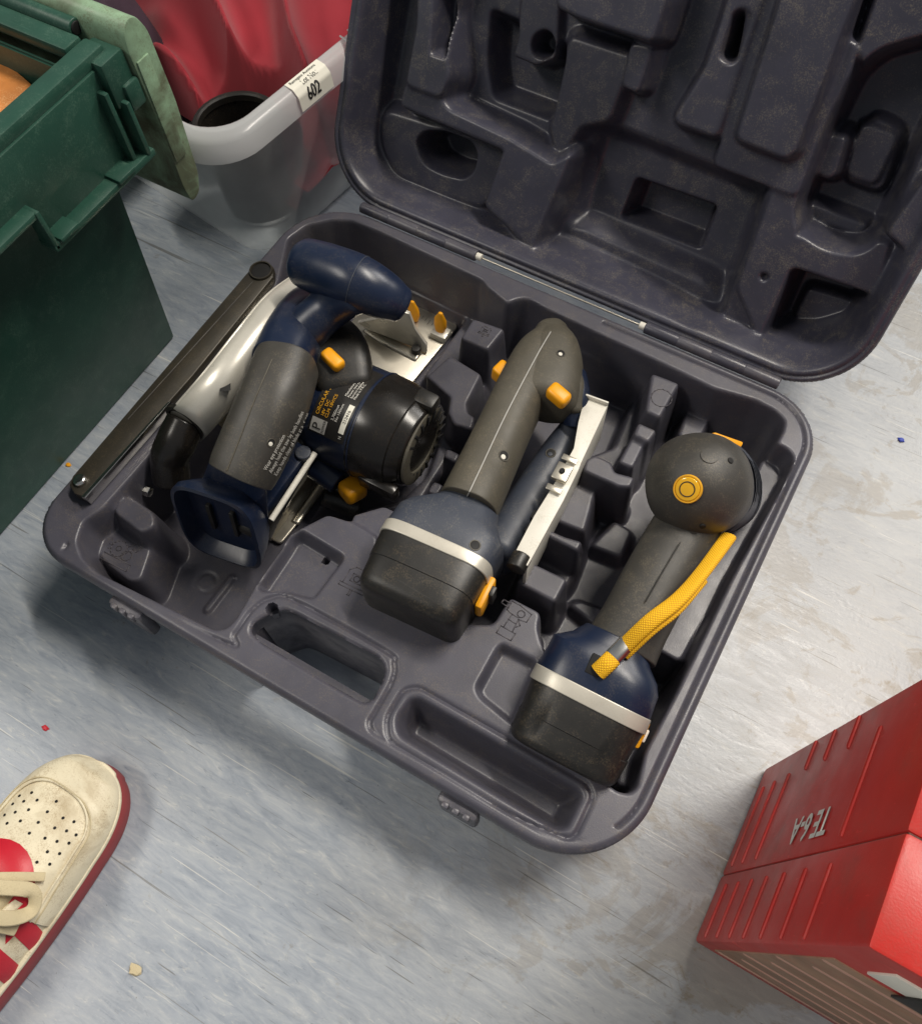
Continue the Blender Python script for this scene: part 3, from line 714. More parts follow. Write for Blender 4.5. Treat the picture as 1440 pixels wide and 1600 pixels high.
# ------------------------------------------------------------------ dark bar along the case's left side
bz = RIM+0.001
bar = thing('metal_bar', 'long dark metal bar with bright edge and round hollow end beside circular saw', 'bar', (0.03, 0.2, bz))
A = [(113, 744), (390, 421), (402, 411), (418, 408), (428, 417), (427, 432), (300, 588), (132, 777), (116, 771), (108, 758)]
prism('bar_body', [at(x, y, bz+0.010) for x, y in A], (0, 0, -0.010), 'bar', bar, 0.0015)
B = [(262, 628), (268, 626), (134, 778), (127, 776)]
prism('bright_edge', [at(x, y, bz+0.0112) for x, y in B], (0, 0, -0.011), 'chrome', bar, 0.0004)
p = at(127, 752, bz+0.010); cyl('rivet', p, p+V(0, 0, 0.0018), 0.0052, 'chrome', bar, cap=0.5)
p = at(408, 424, bz+0.010)
annulus('hollow_end', p-V(0, 0, .004), 0.0085, 0.0105, 0.0062, 'bar', bar)
cyl('hollow_bore', p-V(0, 0, 0.002), p+V(0, 0, 0.0004), 0.0085, 'hole', bar, cap=0.02)
tube('groove_line', [at(200, 655, bz+.0102), at(395, 440, bz+.0102)], 0.0004, 'rubberdark', bar)

# ------------------------------------------------------------------ circular saw (stands upright on its base plate, motor to the right)
saw = thing('circular_saw', 'blue and grey cordless circular saw without battery, silver guard, black motor', 'circular saw', (0.14, 0.2, 0.03))
pz = 0.034
plate = prism('base_plate', roundpoly([(0.062, 0.112, pz), (0.150, 0.111, pz), (0.167, 0.381, pz), (0.078, 0.383, pz)], 0.004), (0, 0, -0.003), 'steel', saw, 0.0008)
for px0, py0, px1, py1 in ((462, 815, 503, 757),):
    a, b = at(px0, py0, pz), at(px1, py1, pz); sweep('plate_rib', [a, a.lerp(b, .5), b], [(0.0042, 0.0022)]*3, 'steel', plate, n=14, cap0=0.9, cap1=0.9)
prism('plate_flange', [at(415, 842, pz), at(521, 690, pz), at(530, 694, pz), at(424, 846, pz)], (0, 0, 0.014), 'steel', plate, 0.0006)
sweep('plate_rib', [at(575, 513, pz), at(610, 535, pz), at(652, 557, pz)], [(0.0065, 0.0022)]*3, 'steel', plate, n=14, cap0=0.9, cap1=0.9)
# quadrant bracket at the front
q0 = [(560, 500, .05), (600, 492, .068), (628, 482, .085), (641, 486, .082), (650, 510, .06), (668, 535, .044), (668, 548, .036), (640, 535, .036), (575, 510, .036)]
prism('quadrant_bracket', [at(x, y, z) for x, y, z in q0], (0.001, -0.0035, 0), 'silver', saw, 0.0006)
p = at(650, 548, pz+0.004); cyl('bracket_screw', p-V(0, 0, .003), p+V(0, 0, 0.004), 0.0042, 'black', saw)
# wing knobs at the front
def wing(name, p, dirv, parent, s=1.0, mat='yellow'):
    dirv = Vector(dirv).normalized(); u, v = basis(dirv, Vector((0, 1, 0.2)))
    return loft(name, [(p, u, v, .0042*s, .0036*s, 2.2), (p+dirv*.006*s, u, v, .0062*s, .0028*s, 2.4), (p+dirv*.014*s, u, v, .0060*s, .0022*s, 2.4), (p+dirv*.021*s, u, v, .0022*s, .0016*s, 2)], mat, parent, 20, 0.4, 0.6)
p = at(690, 525, pz); box('knob_clamp', p+V(-0.001, 0, .003), (0.016, 0.013, 0.008), 'silver', saw, 0.0012)
wing('wing_knob', p+V(-0.002, 0.001, .006), (0, .12, 1), saw, 1.05)
p = at(648, 500, pz); wing('wing_knob', p+V(0, 0, .002), (-0.1, .1, 1), saw, 1.0)
# scale print on plate
vs = []; fs = []
for i in range(9):
    a = at(652+i*5.0, 486+i*3.6, pz+.0003); i0 = len(vs); e = V(0.0002, 0, 0); l = V(0, -0.004 if i % 4 else -0.006, 0); vs += [a-e, a+e, a+e+l, a-e+l]; fs.append((i0, i0+1, i0+2, i0+3))
mk('scale_marks', vs, fs, 'ink', plate, ang=None, fix=False)
# blade guard: an arched silver housing in the y-z plane
GCY, GCZ = 0.212, 0.072
gpts = [at(500, 452, .100), at(484, 452, .126), at(440, 486, .146), at(396, 540, .153), at(345, 606, .148), at(302, 655, .130), at(290, 668, .112)]
secs = []
for q in catmull(gpts, 6): secs.append((q, V(1, 0, 0), V(0, .0, 1), 0.0138, 0.018, 2.4))
guard = loft('blade_guard', secs, 'silver', saw, 32, 0.3, 0.3); gbv = surf(guard)
tube('guard_edge', [q+V(-.0105, 0, .0135) for q in gpts[1:-1]], .0010, 'silver', guard)
p, n = hit(gbv, 352, 604)
if p: box('guard_window', p, (.008, .008, .0012), 'hole', guard, .0004, ax=(V(.8, .6, 0), V(0, 0, 1).cross(V(.8, .6, 0)), n))
# toothed blade disc inside the guard
nt_ = 24; vs = []; 
for i in range(nt_*2):
    a = PI*2*i/(nt_*2); r = 0.066 if i % 2 else 0.062; vs.append(V(0.0828, GCY+r*math.cos(a+.03*(i % 2)), 0.092+r*math.sin(a)))
prism('blade', vs, (0.0014, 0, 0), 'chrome', saw)
# dust spout
sweep('dust_spout', [at(290, 660, .122), at(276, 690, .115), at(266, 715, .102), at(268, 748, .085)], [(.0152, .0152), (.0155, .0155), (.0152, .0152), (.0150, .0150)], 'gloss', saw, n=28, cap0=.1, cap1=.1)
annulus('spout_collar', at(292, 657, .122), .013, .0175, .004, 'black', saw, nrm=(0, -1, .1))
# hex bolts beside the spout
for px_, py_ in ((205, 752), (217, 764)):
    p = at(px_, py_, .075); cyl('bolt', p-V(.008, 0, 0), p+V(.010, .002, .0), .0045, 'chrome', saw, n=6, cap=.2)
p = at(205, 765, .066); box('bolt_bracket', p, (.03, .006, .022), 'black', saw, .001)
# main handle: blue neck, grey rubber grip
gx = 0.136
sweep('neck', [at(492, 478, .125), at(478, 498, .150), at(458, 532, .162), at(440, 572, .168)], [(.018, .020), (.0215, .023), (.0225, .024), (.0225, .024)], 'blue', saw, n=36, e=2.3, cap0=.4, cap1=.05)
gq = [at(449, 569, .168), at(432, 618, .168), at(409, 673, .160), at(386, 724, .150), at(377, 743, .146)]
grip = sweep('grip', gq, [(.0230, .0255), (.0240, .026), (.0240, .026), (.0232, .026), (.0220, .025)], 'rubberdark', saw, n=40, e=2.6, cap0=.05, cap1=.05)
gb = surf(grip)
tube('grip_seam', onpath(gb, [(425, 562), (398, 625), (373, 690), (355, 735)], .0002), .0005, 'rubber', grip, k=2, n=8)
pit('screw_hole', gb, 424, 692, .0028, grip, 'white_metal')
# lower bridge of the handle and the warning text on it
bridge = sweep('lower_bridge', [at(505, 640, .105), at(462, 700, .096), at(425, 765, .088), at(395, 825, .080)], [(.020, .020), (.017, .018), (.015, .018), (.015, .018)], 'black', saw, n=28, e=2.6)
wb = surf(grip, bridge)
tb = [Vector((x, y, 0)) for x, y in ((421, 738), (447, 690), (466, 655), (478, 620), (484, 585))]
def alongpx(offpx):
    P = catmull(tb, 10); Ls = [0]
    for a_, b_ in zip(P[:-1], P[1:]): Ls.append(Ls[-1]+(b_-a_).length)
    def f(a, b, l):
        t = a/.00043; i_ = 0
        while i_ < len(P)-2 and Ls[i_+1] < t: i_ += 1
        d_ = (P[i_+1]-P[i_]).normalized(); q = P[i_]+d_*(t-Ls[i_])+Vector((d_.y, -d_.x, 0))*(b/.00043+offpx)
        p, n = hit(wb, q.x, q.y)
        return p+n*(l+.0003) if p is not None else V(.2, .2, .05)
    return f
for k_, s in enumerate(('Keep hands clear of blade at all times', 'Always hold the saw by both handles', 'Wear eye protection')):
    text('warning_text', s, .0036, 'print_white', grip, alongpx(-12+k_*9), sx=.86)
# blue rail with steel rod
a, b = at(404, 800, .096), at(478, 700, .108)
u = (b-a).normalized()
box('blue_rail', (a+b)/2, ((b-a).length, .014, .014), 'blue', saw, .002, ax=(u, V(0, 0, 1).cross(u), u.cross(V(0, 0, 1).cross(u))))
cyl('steel_rod', at(424, 812, .100), at(492, 708, .112), .0024, 'white_metal', saw, n=12)
p = at(474, 708, .114); cyl('rail_cap', p-V(0, 0, .006), p+V(0, 0, .001), .0062, 'bluegrey', saw, n=20)
# battery foot: an open flared ring facing the front of the case
fc = at(339, 827, .100); fu = V(.985, .17, 0).normalized(); fv = V(0, .20, .98).normalized(); fv = (fv-fu*fv.dot(fu)).normalized(); fn_ = fu.cross(fv)
def fr(t, a, b, e=4.0, dx=0.0): return (fc-fn_*t+fu*dx, fu, fv, a, b, e)
foot = loft('battery_foot', [(at(372, 742, .146), fu, V(0, .4, .9), .0225, .024, 2.6), fr(.022, .028, .034, 3, .004), fr(.013, .032, .040, 3.6, .002), fr(.006, .0340, .0440), fr(0, .0345, .0445)], 'blue', saw, 48, .05, 0, open1=True)
vs = []; fs = []
prof = [(0, .0345, .0445), (-.0008, .0315, .0415), (.004, .030, .040), (.011, .027, .036)]
n_ = 48
for t_, a_, b_ in prof:
    for i in range(n_):
        th = 2*PI*i/n_; ct, st_ = math.cos(th), math.sin(th)
        vs.append(fc-fn_*t_+fu*(a_*math.copysign(abs(ct)**(2/4), ct))+fv*(b_*math.copysign(abs(st_)**(2/4), st_)))
for j in range(len(prof)-1):
    for i in range(n_): fs.append((j*n_+i, j*n_+(i+1) % n_, (j+1)*n_+(i+1) % n_, (j+1)*n_+i))
fs.append(tuple(3*n_+i for i in range(n_)))
mk('socket', vs, fs, 'blue', foot)
for s in (-1, 1): box('contact', fc-fn_*.0095+fu*(s*.010), (.004, .030, .004), 'black', foot, .0008, ax=(fu, fv, -fn_))
# front handle: a cross bar on a stem
hb = [at(482, 413, .194), at(518, 426, .198), at(560, 442, .200), at(600, 462, .192), at(622, 474, .186)]
front = sweep('front_handle', hb, [(.0190, .0190), (.0203, .0203), (.0203, .0200), (.0178, .0175), (.0142, .0140)], 'blue', saw, n=36, cap0=.55, cap1=.45)
sweep('handle_stem', [at(545, 452, .193), at(515, 480, .180), at(478, 515, .168), at(462, 540, .155)], [(.023, .016), (.0170, .0160), (.0175, .0178), (.019, .020)], 'blue', saw, n=32)
annulus('handle_seam', hb[2]-V(.0003, 0, 0), .0185, .0206, .0006, 'bluegrey', front, nrm=(hb[3]-hb[1]))
p = hb[4]+V(.0065, -.004, .004); cyl('lanyard_hole', p-V(.002, 0, 0), p+V(.0012, 0, 0), .0026, 'hole', front, n=14)
# gear housing and motor, axis along x
my, mz = .212, .108
mx = V(1, .05, 0).normalized()
def mpt(x): return V(x, my+(x-.16)*.05, mz)
mu, mv = V(0, 1, 0), V(0, 0, 1)
sweep('gear_housing', [at(505, 528, .140), at(530, 560, .142), at(540, 605, .138)], [(.021, .020), (.024, .021), (.022, .018)], 'black', saw, n=32, e=4.5, up=(0, 0, 1))
motor = loft('motor_housing', [(mpt(.148), mu, mv, .040, .040, 2.0), (mpt(.156), mu, mv, .0435, .0435, 2.0), (mpt(.190), mu, mv, .0435, .0435, 2.0)], 'blue', saw, 56, .2, .02)
cap = loft('motor_cap', [(mpt(.1895), mu, mv, .0442, .0442, 2.0), (mpt(.206), mu, mv, .0436, .0436, 2.0), (mpt(.220), mu, mv, .0408, .0408, 2.0), (mpt(.2208), mu, mv, .0397, .0397, 2.0), (mpt(.2220), mu, mv, .0395, .0395, 2.0), (mpt(.228), mu, mv, .036, .036, 2.0)], 'gloss', saw, 56, .02, .10, ang=30)
annulus('vent_ring', mpt(.2305), .0225, .0330, .0030, 'rubber', cap, nrm=mx)
for i in range(20):
    a = 2*PI*i/20; box('cooling_vent', mpt(.2338)+V(0, -.0278*math.cos(a), .0278*math.sin(a)), (.0012, .009, .0026), 'hole', cap, .0003, ax=(V(1, .05, 0), V(0, -math.cos(a), math.sin(a)), V(0, math.sin(a), math.cos(a))))
box('cap_clip', mpt(.226)+V(0, .020, .033), (.018, .014, .012), 'black', cap, .003)
box('cap_clip', mpt(.216)+V(0, -.041, -.012), (.034, .010, .016), 'gloss', cap, .003)
annulus('motor_seam', mpt(.1885), .0428, .0446, .0014, 'blue', motor, nrm=mx)
for i in range(5):
    a = math.radians(105+i*9); c_ = mpt(.170)+V(0, -.0434*math.sin(a), .0434*math.cos(a))
    box('vent_slot', c_, (.026, .0030, .0016), 'hole', motor, .0004, ax=(mx, V(0, -math.cos(a), -math.sin(a)), V(0, -math.sin(a), math.cos(a))))
# rating plate wrapped over the motor
def wrap(r, x0):
    # x runs round the motor towards +y (over the top), y runs along -x
    def f(a, b, l):
        th = a/r; c = mpt(x0-b); return c+V(0, (r+l)*math.sin(th), (r+l)*math.cos(th))
    return f
def patch(name, a0, a1, b0, b1, lift, mat, parent, fn, n=20, m=2):
    vs = []; fs = []
    for i in range(n+1):
        for j in range(m+1): vs.append(fn(a0+(a1-a0)*i/n, b0+(b1-b0)*j/m, lift))
    for i in range(n):
        for j in range(m): fs.append((i*(m+1)+j, (i+1)*(m+1)+j, (i+1)*(m+1)+j+1, i*(m+1)+j+1))
    return mk(name, vs, fs, mat, parent, ang=None, fix=False)
wf = wrap(.0436, .188)
rp = patch('rating_plate', -.044, .026, .001, .032, .0006, 'label', motor, wf)
patch('logo_square', -.0425, -.0315, .0175, .0305, .0009, 'print_grey', rp, wf, 6)
def lf(a0, b0, fn=wf): return lambda a, b, l: fn(a0+a, b0+b, l)
text('logo_letter', 'P', .0105, 'label', rp, lf(-.0405, .0215), thick=.0012, sub=1)
text('logo_word', 'POWER', .0030, 'label', rp, lf(-.0418, .0185), thick=.0012)
text('plate_title', 'CIRCULAR SAW', .0040, 'print_yellow', rp, lf(-.0290, .0265), thick=.0011)
text('plate_text', '18V  DC\nCLM 18V/CS', .0036, 'print_yellow', rp, lf(-.0290, .0222), thick=.0011)
text('plate_text', '3,700/min\nNo 150mm', .0031, 'print_white', rp, lf(-.0290, .0136), thick=.0011)
patch('serial_strip', -.036, -.013, .0025, .0070, .0009, 'paper', rp, wf, 10)
text('serial_number', '212416', .0036, 'ink', rp, lf(-.028, .0035), thick=.0012)
text('plate_text', 'N', .0034, 'print_white', rp, lf(-.0405, .0035), thick=.0011)
text('plate_marks', 'CE', .0058, 'print_white', rp, lf(.0130, .0235), thick=.0011, sub=1)
text('plate_marks', 'X', .0056, 'print_white', rp, lf(.0060, .0205), thick=.0011)
text('plate_text', 'Manufactured for\nPower tool range\nService helpline\nMade in P.R.C.', .0026, 'print_white', rp, lf(-.0085, .0125), thick=.0011)
box('mark_square', wf(.0125, .0175, .0008), (.004, .004, .0004), 'print_white', rp, .0001, ax=(V(1, 0, 0), V(0, math.cos(.27), -math.sin(.27)), V(0, math.sin(.27), math.cos(.27))))
# lock-off button and rear depth knob
p = at(520, 562, .162); u, v = V(.80, -.22, -.1).normalized(), V(.3, .95, 0).normalized()
box('lock_button', p, (.019, .0105, .010), 'yellow', saw, .0032, ax=(u, v, u.cross(v)), seg=3)
cyl('knob_boss', at(497, 727, .085), at(528, 752, .080), .0125, 'blue', saw, r1=.011)
cyl('knob_stem', at(510, 775, .06), at(560, 795, .055), .009, 'black', saw)
a, b = at(536, 757, .082), at(566, 772, .076)
box('depth_knob', (a+b)/2, (.018, .020, .016), 'yellow', saw, .0045, ax=(V(.9, -.35, 0), V(.35, .9, -.2), V(0, .2, 1)), seg=3)
# ------------------------------------------------------------------ jigsaw lying on its side
jig = thing('jigsaw', 'cordless jigsaw with olive grey loop grip and white metal shoe, battery fitted', 'jigsaw', (0.29, 0.22, 0.06))
jz = 0.122
Xd, Yd, Zd = V(1, 0, 0), V(0, 1, 0), V(0, 0, 1)
def S(px, py, z, a, b, e=2.5, u=Xd, v=Zd): return (at(px, py, z), u, v, a, b, e)
jh = [(848, 532, jz), (840, 556, jz), (818, 605, jz), (788, 665, jz), (757, 730, jz), (729, 790, jz)]
head = sweep('grip_head', [at(x, y, jz) for x, y in ((860, 530), (862, 548), (859, 574), (853, 602), (847, 622))], [(.0150, .020), (.0215, .0240), (.0262, .0253), (.0285, .0258), (.0285, .0255)], 'rubber', jig, n=40, e=2.5, cap0=.8, cap1=.4)
jgrip = sweep('grip', [at(x, y, jz) for x, y in ((852, 534), (839, 560), (818, 606), (790, 666), (760, 731), (732, 791))], [(.0110, .020), (.0182, .0240), (.0205, .0256), (.0206, .0258), (.0215, .0258), (.0225, .026)], 'rubber', jig, n=44, e=2.5, cap0=.6, cap1=.05)
jb_ = surf(jgrip, head)
tube('grip_seam', onpath(jb_, [(860, 519), (835, 562), (790, 648), (750, 733), (722, 792)], .0003, 8), .0005, 'print_grey', jgrip, k=2, n=8)
# nose column that closes the loop
sweep('nose_cover', [at(884, 585, jz-.002), at(893, 612, jz-.006), at(896, 645, jz-.012)], [(.009, .019), (.0100, .021), (.008, .019)], 'rubber', jig, n=32, e=2.6, cap0=.8)
jbody = sweep('motor_body', [at(900, 600, jz-.014), at(897, 660, jz-.030), at(868, 716, jz-.038), at(832, 776, jz-.038), at(800, 828, jz-.036), at(779, 865, jz-.034)], [(.008, .020), (.0095, .020), (.0140, .021), (.0160, .022), (.0165, .022), (.0165, .022)], 'bluegrey', jig, n=36, e=2.6)
sweep('body_cover', [at(894, 598, jz-.009), at(899, 628, jz-.012), at(897, 660, jz-.022)], [(.0110, .0222), (.0110, .0225), (.0100, .0215)], 'blue', jig, n=28, e=2.6, cap0=.3, cap1=.1)
annulus('body_seam', at(789, 848, jz-.036), .0165, .0174, .0008, 'black', jbody, nrm=(at(772, 868, jz)-at(800, 812, jz)))
bb_ = surf(jbody)
pit('screw_hole', jb_, 876, 552, .0030, head, 'white_metal'); pit('screw_hole', jb_, 787, 712, .0036, jgrip, 'white_metal')
pit('screw_hole', bb_, 860, 708, .0034, jbody, 'bluegrey')
p = hit(jb_, 872, 618)[0] or at(872, 618, jz+.024); u, v = V(.88, -.22, -.1).normalized(), V(.2, .95, 0).normalized()
box('lock_button', p, (.0185, .0125, .012), 'yellow', jig, .0035, ax=(u, v, u.cross(v)), seg=3)
p = at(779, 581, jz-.004); box('trigger', p+V(.004, 0, 0), (.016, .014, .016), 'yellow', jig, .003, ax=(u, v, u.cross(v)), seg=3)
for i in range(3):
    p = at(818+i*9, 850-i*21, jz-.004); box('vent_slot', p, (.006, .007, .008), 'hole', jig, .0008)
# foot, silver band, battery
def Q(px, py, z, a, b, e=4.5, tilt=.10): return (at(px, py, z), V(1, .06, 0), V(0, tilt, 1), a, b, e)
fz = .113
ja = at(738, 792, fz); jb = at(662, 938, fz-.004)
ax_ = (jb-ja); ax_.z = 0; ax_.normalize(); jr = V(-ax_.y, ax_.x, 0)*-1
jr = V(0, 0, 1).cross(ax_)*-1
jr = Vector((abs(jr.x), jr.y if jr.x > 0 else -jr.y, 0)).normalized()
jc = at(727, 812, fz)
def jq(t, a, b, e, dx=0.0): return (jc+ax_*t+jr*dx, jr, V(0, 0, 1), a, b, e)
jfoot = loft('foot', [jq(-.012, .0215, .026, 2.6), jq(-.002, .026, .029, 2.8, -.001), jq(.010, .0375, .0335, 3.4, -.004), jq(.018, .0425, .0355, 4.2, -.003), jq(.036, .0425, .0365, 5, -.004)], 'bluegrey', jig, 52, .05, .02)
loft('silver_band', [jq(.0355, .0430, .0371, 5, -.004), jq(.0435, .0432, .0373, 5, -.004)], 'band', jig, 52, .02, .02)
bat = loft('battery', [jq(.0430, .0422, .0364, 5, -.004), jq(.063, .0410, .0354, 5, -.004), jq(.0635, .0404, .0348, 5, -.004), jq(.078, .0392, .0338, 5, -.004)], 'black', jig, 52, .02, .28)
p = jc+ax_*.050+jr*(.0430-.004)+V(0, 0, .004)
clip = box('battery_clip', p+jr*.001, (.026, .006, .020), 'yellow', bat, .0025, ax=(ax_, jr, V(0, 0, 1)))
box('clip_grip', p+jr*.0045-ax_*.003, (.008, .005, .018), 'black', clip, .001, ax=(ax_, jr, V(0, 0, 1)))
pit('screw_hole', surf(jfoot), 742, 852, .0034, jfoot)
# shoe plate seen edge on: a flanged channel
SP = [(914, 619), (950, 632), (908, 722), (903, 735), (880, 782), (824, 884), (799, 873), (834, 806), (870, 748), (884, 722), (896, 700), (903, 660), (908, 640)]
sz = .126
shoe_pl = prism('shoe_plate', [at(x, y, sz) for x, y in SP], (0, 0, -.003), 'white_metal', jig, .0006)
e0, e1 = at(950, 632, sz-.003), at(824, 884, sz-.003); t = (e1-e0).normalized(); nn = V(-t.y, t.x, 0)
if nn.x > 0: nn = -nn
prism('shoe_wall', [e0, e1, e1+nn*.0025, e0+nn*.0025], (0, 0, -.052), 'white_metal', shoe_pl, .0004)
p = at(877, 742, sz+.001); tt = (at(905, 690, sz)-at(850, 795, sz)).normalized(); side = V(0, 0, 1).cross(tt)
box('shoe_bracket', p+V(0, 0, .003), (.015, .012, .005), 'steel', shoe_pl, .001, ax=(tt, side, V(0, 0, 1)))
cyl('bracket_screw', p+V(0, 0, .005), p+V(0, 0, .0068), .0022, 'hole', shoe_pl, n=12)
for s in (-1, 1): box('bracket_step', p+tt*s*.014+V(0, 0, .0015), (.005, .012, .002), 'steel', shoe_pl, .0006, ax=(tt, side, V(0, 0, 1)))
prism('shoe_lip', [at(914, 619, sz), at(950, 632, sz), at(949, 634.5, sz), at(913, 621.5, sz)], (0, 0, .004), 'white_metal', shoe_pl, .0005)
p = at(811, 877, sz-.004); cyl('shoe_end', p+tt*.004, p-tt*.006, .0075, 'black', shoe_pl, n=16)

# ------------------------------------------------------------------ drill standing nose down, bubble level facing up
drill = thing('cordless_drill', 'cordless drill standing nose down with yellow bubble level on its round end', 'drill', (0.42, 0.25, 0.035))
Pb = at(1090, 757, .152)
vr = (Pb-Vector(CAMP)).normalized(); da = (vr+V(.20, .03, 0)).normalized()
du, dv = basis(da, V(-.4, .9, 0))
def dp(t): return Pb+da*t
R0 = .0365
dome = [(dp(-R0*math.sin(math.radians(a))), du, dv, R0*math.cos(math.radians(a)), R0*math.cos(math.radians(a)), 2.15) for a in (86, 80, 72, 62, 52, 42, 32, 22, 12, 0)]
loft('rear_cap', dome+[(dp(.006), du, dv, .0366, .0366, 2.15), (dp(.010), du, dv, .0362, .0362, 2.15)], 'rubberdark', drill, 52, .02, .02)
dbody = loft('gear_body', [(dp(.0095), du, dv, .0352, .0352, 2.3), (dp(.035), du, dv, .0362, .0362, 2.3), (dp(.075), du, dv, .034, .034, 2.2)], 'bluegrey', drill, 48, .02, .1)
for i in range(5): annulus('body_rib', dp(.016+i*.008), .0345, .0372, .0026, 'bluegrey', dbody, nrm=da)
loft('torque_collar', [(dp(.076), du, dv, .030, .030, 2), (dp(.092), du, dv, .028, .028, 2)], 'black', drill, 40, .05, .1)
loft('chuck', [(dp(.093), du, dv, .020, .020, 2), (dp(.108), du, dv, .018, .018, 2), (dp(.122), du, dv, .010, .010, 2)], 'black', drill, 32, .05, .1)
# bubble level
bl = at(1073, 764, .18); bd = (bl-Pb).normalized()
# the point of the dome under that pixel
r_ = (Vector(at(1074, 764, .05))-Vector(CAMP)).normalized(); oc = Vector(CAMP)-Pb; bq = oc.dot(r_); disc = bq*bq-(oc.dot(oc)-R0*R0); lh = Vector(CAMP)+r_*(-bq-math.sqrt(max(disc, 0)))
bn = (lh-Pb).normalized()
lv = cyl('bubble_level', lh-bn*.004, lh+bn*.0012, .0082, 'gel', drill, cap=.1)
annulus('level_rim', lh-bn*.001, .0082, .0097, .0026, 'print_yellow', lv, nrm=bn)
annulus('level_ring', lh+bn*.0018, .0046, .0053, .0006, 'ink', lv, nrm=bn)
cyl('level_bubble', lh, lh+bn*.0015, .0046, 'gel', lv, cap=.08)
def ondome(px, py):
    r = (Vector(at(px, py, .05))-Vector(CAMP)).normalized(); b = oc.dot(r); dd = b*b-(oc.dot(oc)-R0*R0); return Vector(CAMP)+r*(-b-math.sqrt(max(dd, 0)))
for px_, py_ in ((1140, 720), (1097, 822)):
    p = ondome(px_, py_); nn_ = (p-Pb).normalized(); cyl('vent_hole', p-nn_*.003, p+nn_*.0006, .0022, 'hole', drill, n=14)
p = ondome(1108, 712); cyl('moulded_boss', p-(p-Pb).normalized()*.004, p+(p-Pb).normalized()*.0002, .006, 'rubberdark', drill, cap=.02)
# yellow gear switch on the far side of the body, orange trigger under it
a, b = at(1107, 683, .150), at(1150, 698, .140)
box('gear_switch', (a+b)/2, ((b-a).length+.002, .006, .012), 'yellow', drill, .0018, ax=((b-a), V(0, 1, 0), (b-a).cross(V(0, 1, 0))))
p = at(1113, 824, .118); box('trigger', p, (.020, .022, .016), 'orange', drill, .004, ax=(V(.9, -.2, 0), V(.2, .9, 0), V(0, 0, 1)), seg=3)
# handle
hp = [at(1088, 800, .128), at(1058, 850, .126), at(1022, 915, .122), at(990, 975, .117), at(970, 1012, .113)]
dgrip = sweep('grip', hp, [(.024, .025), (.0245, .0245), (.0245, .0245), (.0245, .0245), (.026, .026)], 'rubberdark', drill, n=40, e=2.3, cap0=.3, cap1=.05)
tube('grip_seam', [at(1098, 838, .128), at(1075, 885, .130), at(1050, 930, .127)], .0007, 'orange', dgrip)
tube('grip_line', [at(1062, 848, .152), at(1034, 895, .1485), at(1008, 940, .145)], .0005, 'black', dgrip)
p = at(1042, 927, .132); cyl('screw_hole', p-V(.003, 0, .003), p+V(.001, 0, .001), .0035, 'hole', dgrip, n=16)
cyl('screw', p-V(.001, 0, .001), p+V(.0014, -.0008, .0014), .002, 'white_metal', dgrip, n=12)
# foot, band, battery
fa, fb = at(966, 1010, .113), at(900, 1150, .098)
dax = (fb-fa); dax.z = -.30*Vector((dax.x, dax.y, 0)).length; dax.normalize()
dr = V(1, .04, 0); dr = (dr-dax*dr.dot(dax)).normalized(); dn = dr.cross(dax)
if dn.z < 0: dn = -dn
dc = at(958, 1012, .114)
def dq(t, a, b, e, s=0.0): return (dc+dax*t+dr*s, dr, dn, a, b, e)
dfoot = loft('foot', [dq(-.006, .0245, .025, 2.4), dq(.002, .029, .028, 2.7, -.001), dq(.010, .0385, .032, 3.4, -.002), dq(.017, .0404, .0340, 3.3, +.000), dq(.034, .0419, .0350, 3.5, +.000)], 'blue', drill, 52, .05, .02)
loft('silver_band', [dq(.0335, .0425, .0356, 3.5, +.000), dq(.0425, .0427, .0358, 3.5, +.000)], 'band', drill, 52, .02, .02)
dbat = loft('battery', [dq(.0404, .0417, .0350, 3.5, +.000), dq(.064, .0392, .0341, 3.5, +.000), dq(.0645, .0402, .0335, 3.5, +.000), dq(.078, .0392, .0327, 3.5, +.000)], 'black', drill, 52, .02, .2)
p = dc+dax*.044+dr*.0405
box('battery_clip', p, (.020, .005, .016), 'yellow', dbat, .002, ax=(dax, dr, dn))
box('clip_grip', p+dr*.0028, (.009, .003, .008), 'white_metal', dbat, .001, ax=(dax, dr, dn))
# wrist strap: flat braided cord folded back through a metal crimp
def strap(name, pts, wd, th, mat, parent, upv):
    P = catmull(pts, 14); U = catmull(upv, 14); secs = []; Lc = 0; Ls = []
    for i, q in enumerate(P):
        if i: Lc += (q-P[i-1]).length
        Ls.append(Lc); t = (P[min(i+1, len(P)-1)]-P[max(i-1, 0)]).normalized(); u = U[i].cross(t).normalized(); v = t.cross(u)
        secs.append((q, u, v, wd, th, 2.6))
    n = 20; vs = []; fs = []; at_ = []
    for j, (c, u, v, a, b, e) in enumerate(secs):
        for i in range(n):
            ph = 2*PI*i/n; ct, st = math.cos(ph), math.sin(ph)
            vs.append(c+u*(a*math.copysign(abs(ct)**(2/e), ct))+v*(b*math.copysign(abs(st)**(2/e), st))); at_.append((Ls[j]/.0030, ct*wd/.0030, 0))
    for j in range(len(secs)-1):
        for i in range(n): fs.append((j*n+i, j*n+(i+1) % n, (j+1)*n+(i+1) % n, (j+1)*n+i))
    fs.append(tuple(range(n))); fs.append(tuple((len(secs)-1)*n+i for i in range(n)))
    o = mk(name, vs, fs, mat, parent, ang=50, fix=True)
    a = o.data.attributes.new('uvw', 'FLOAT_VECTOR', 'POINT'); a.data.foreach_set('vector', [x for q in at_ for x in q])
    return o
upA = [(-.1, -.3, .95)]*5
st_pts = [at(975, 1010, .146), at(1015, 972, .160), at(1058, 938, .162), at(1096, 895, .154), at(1138, 838, .140)]
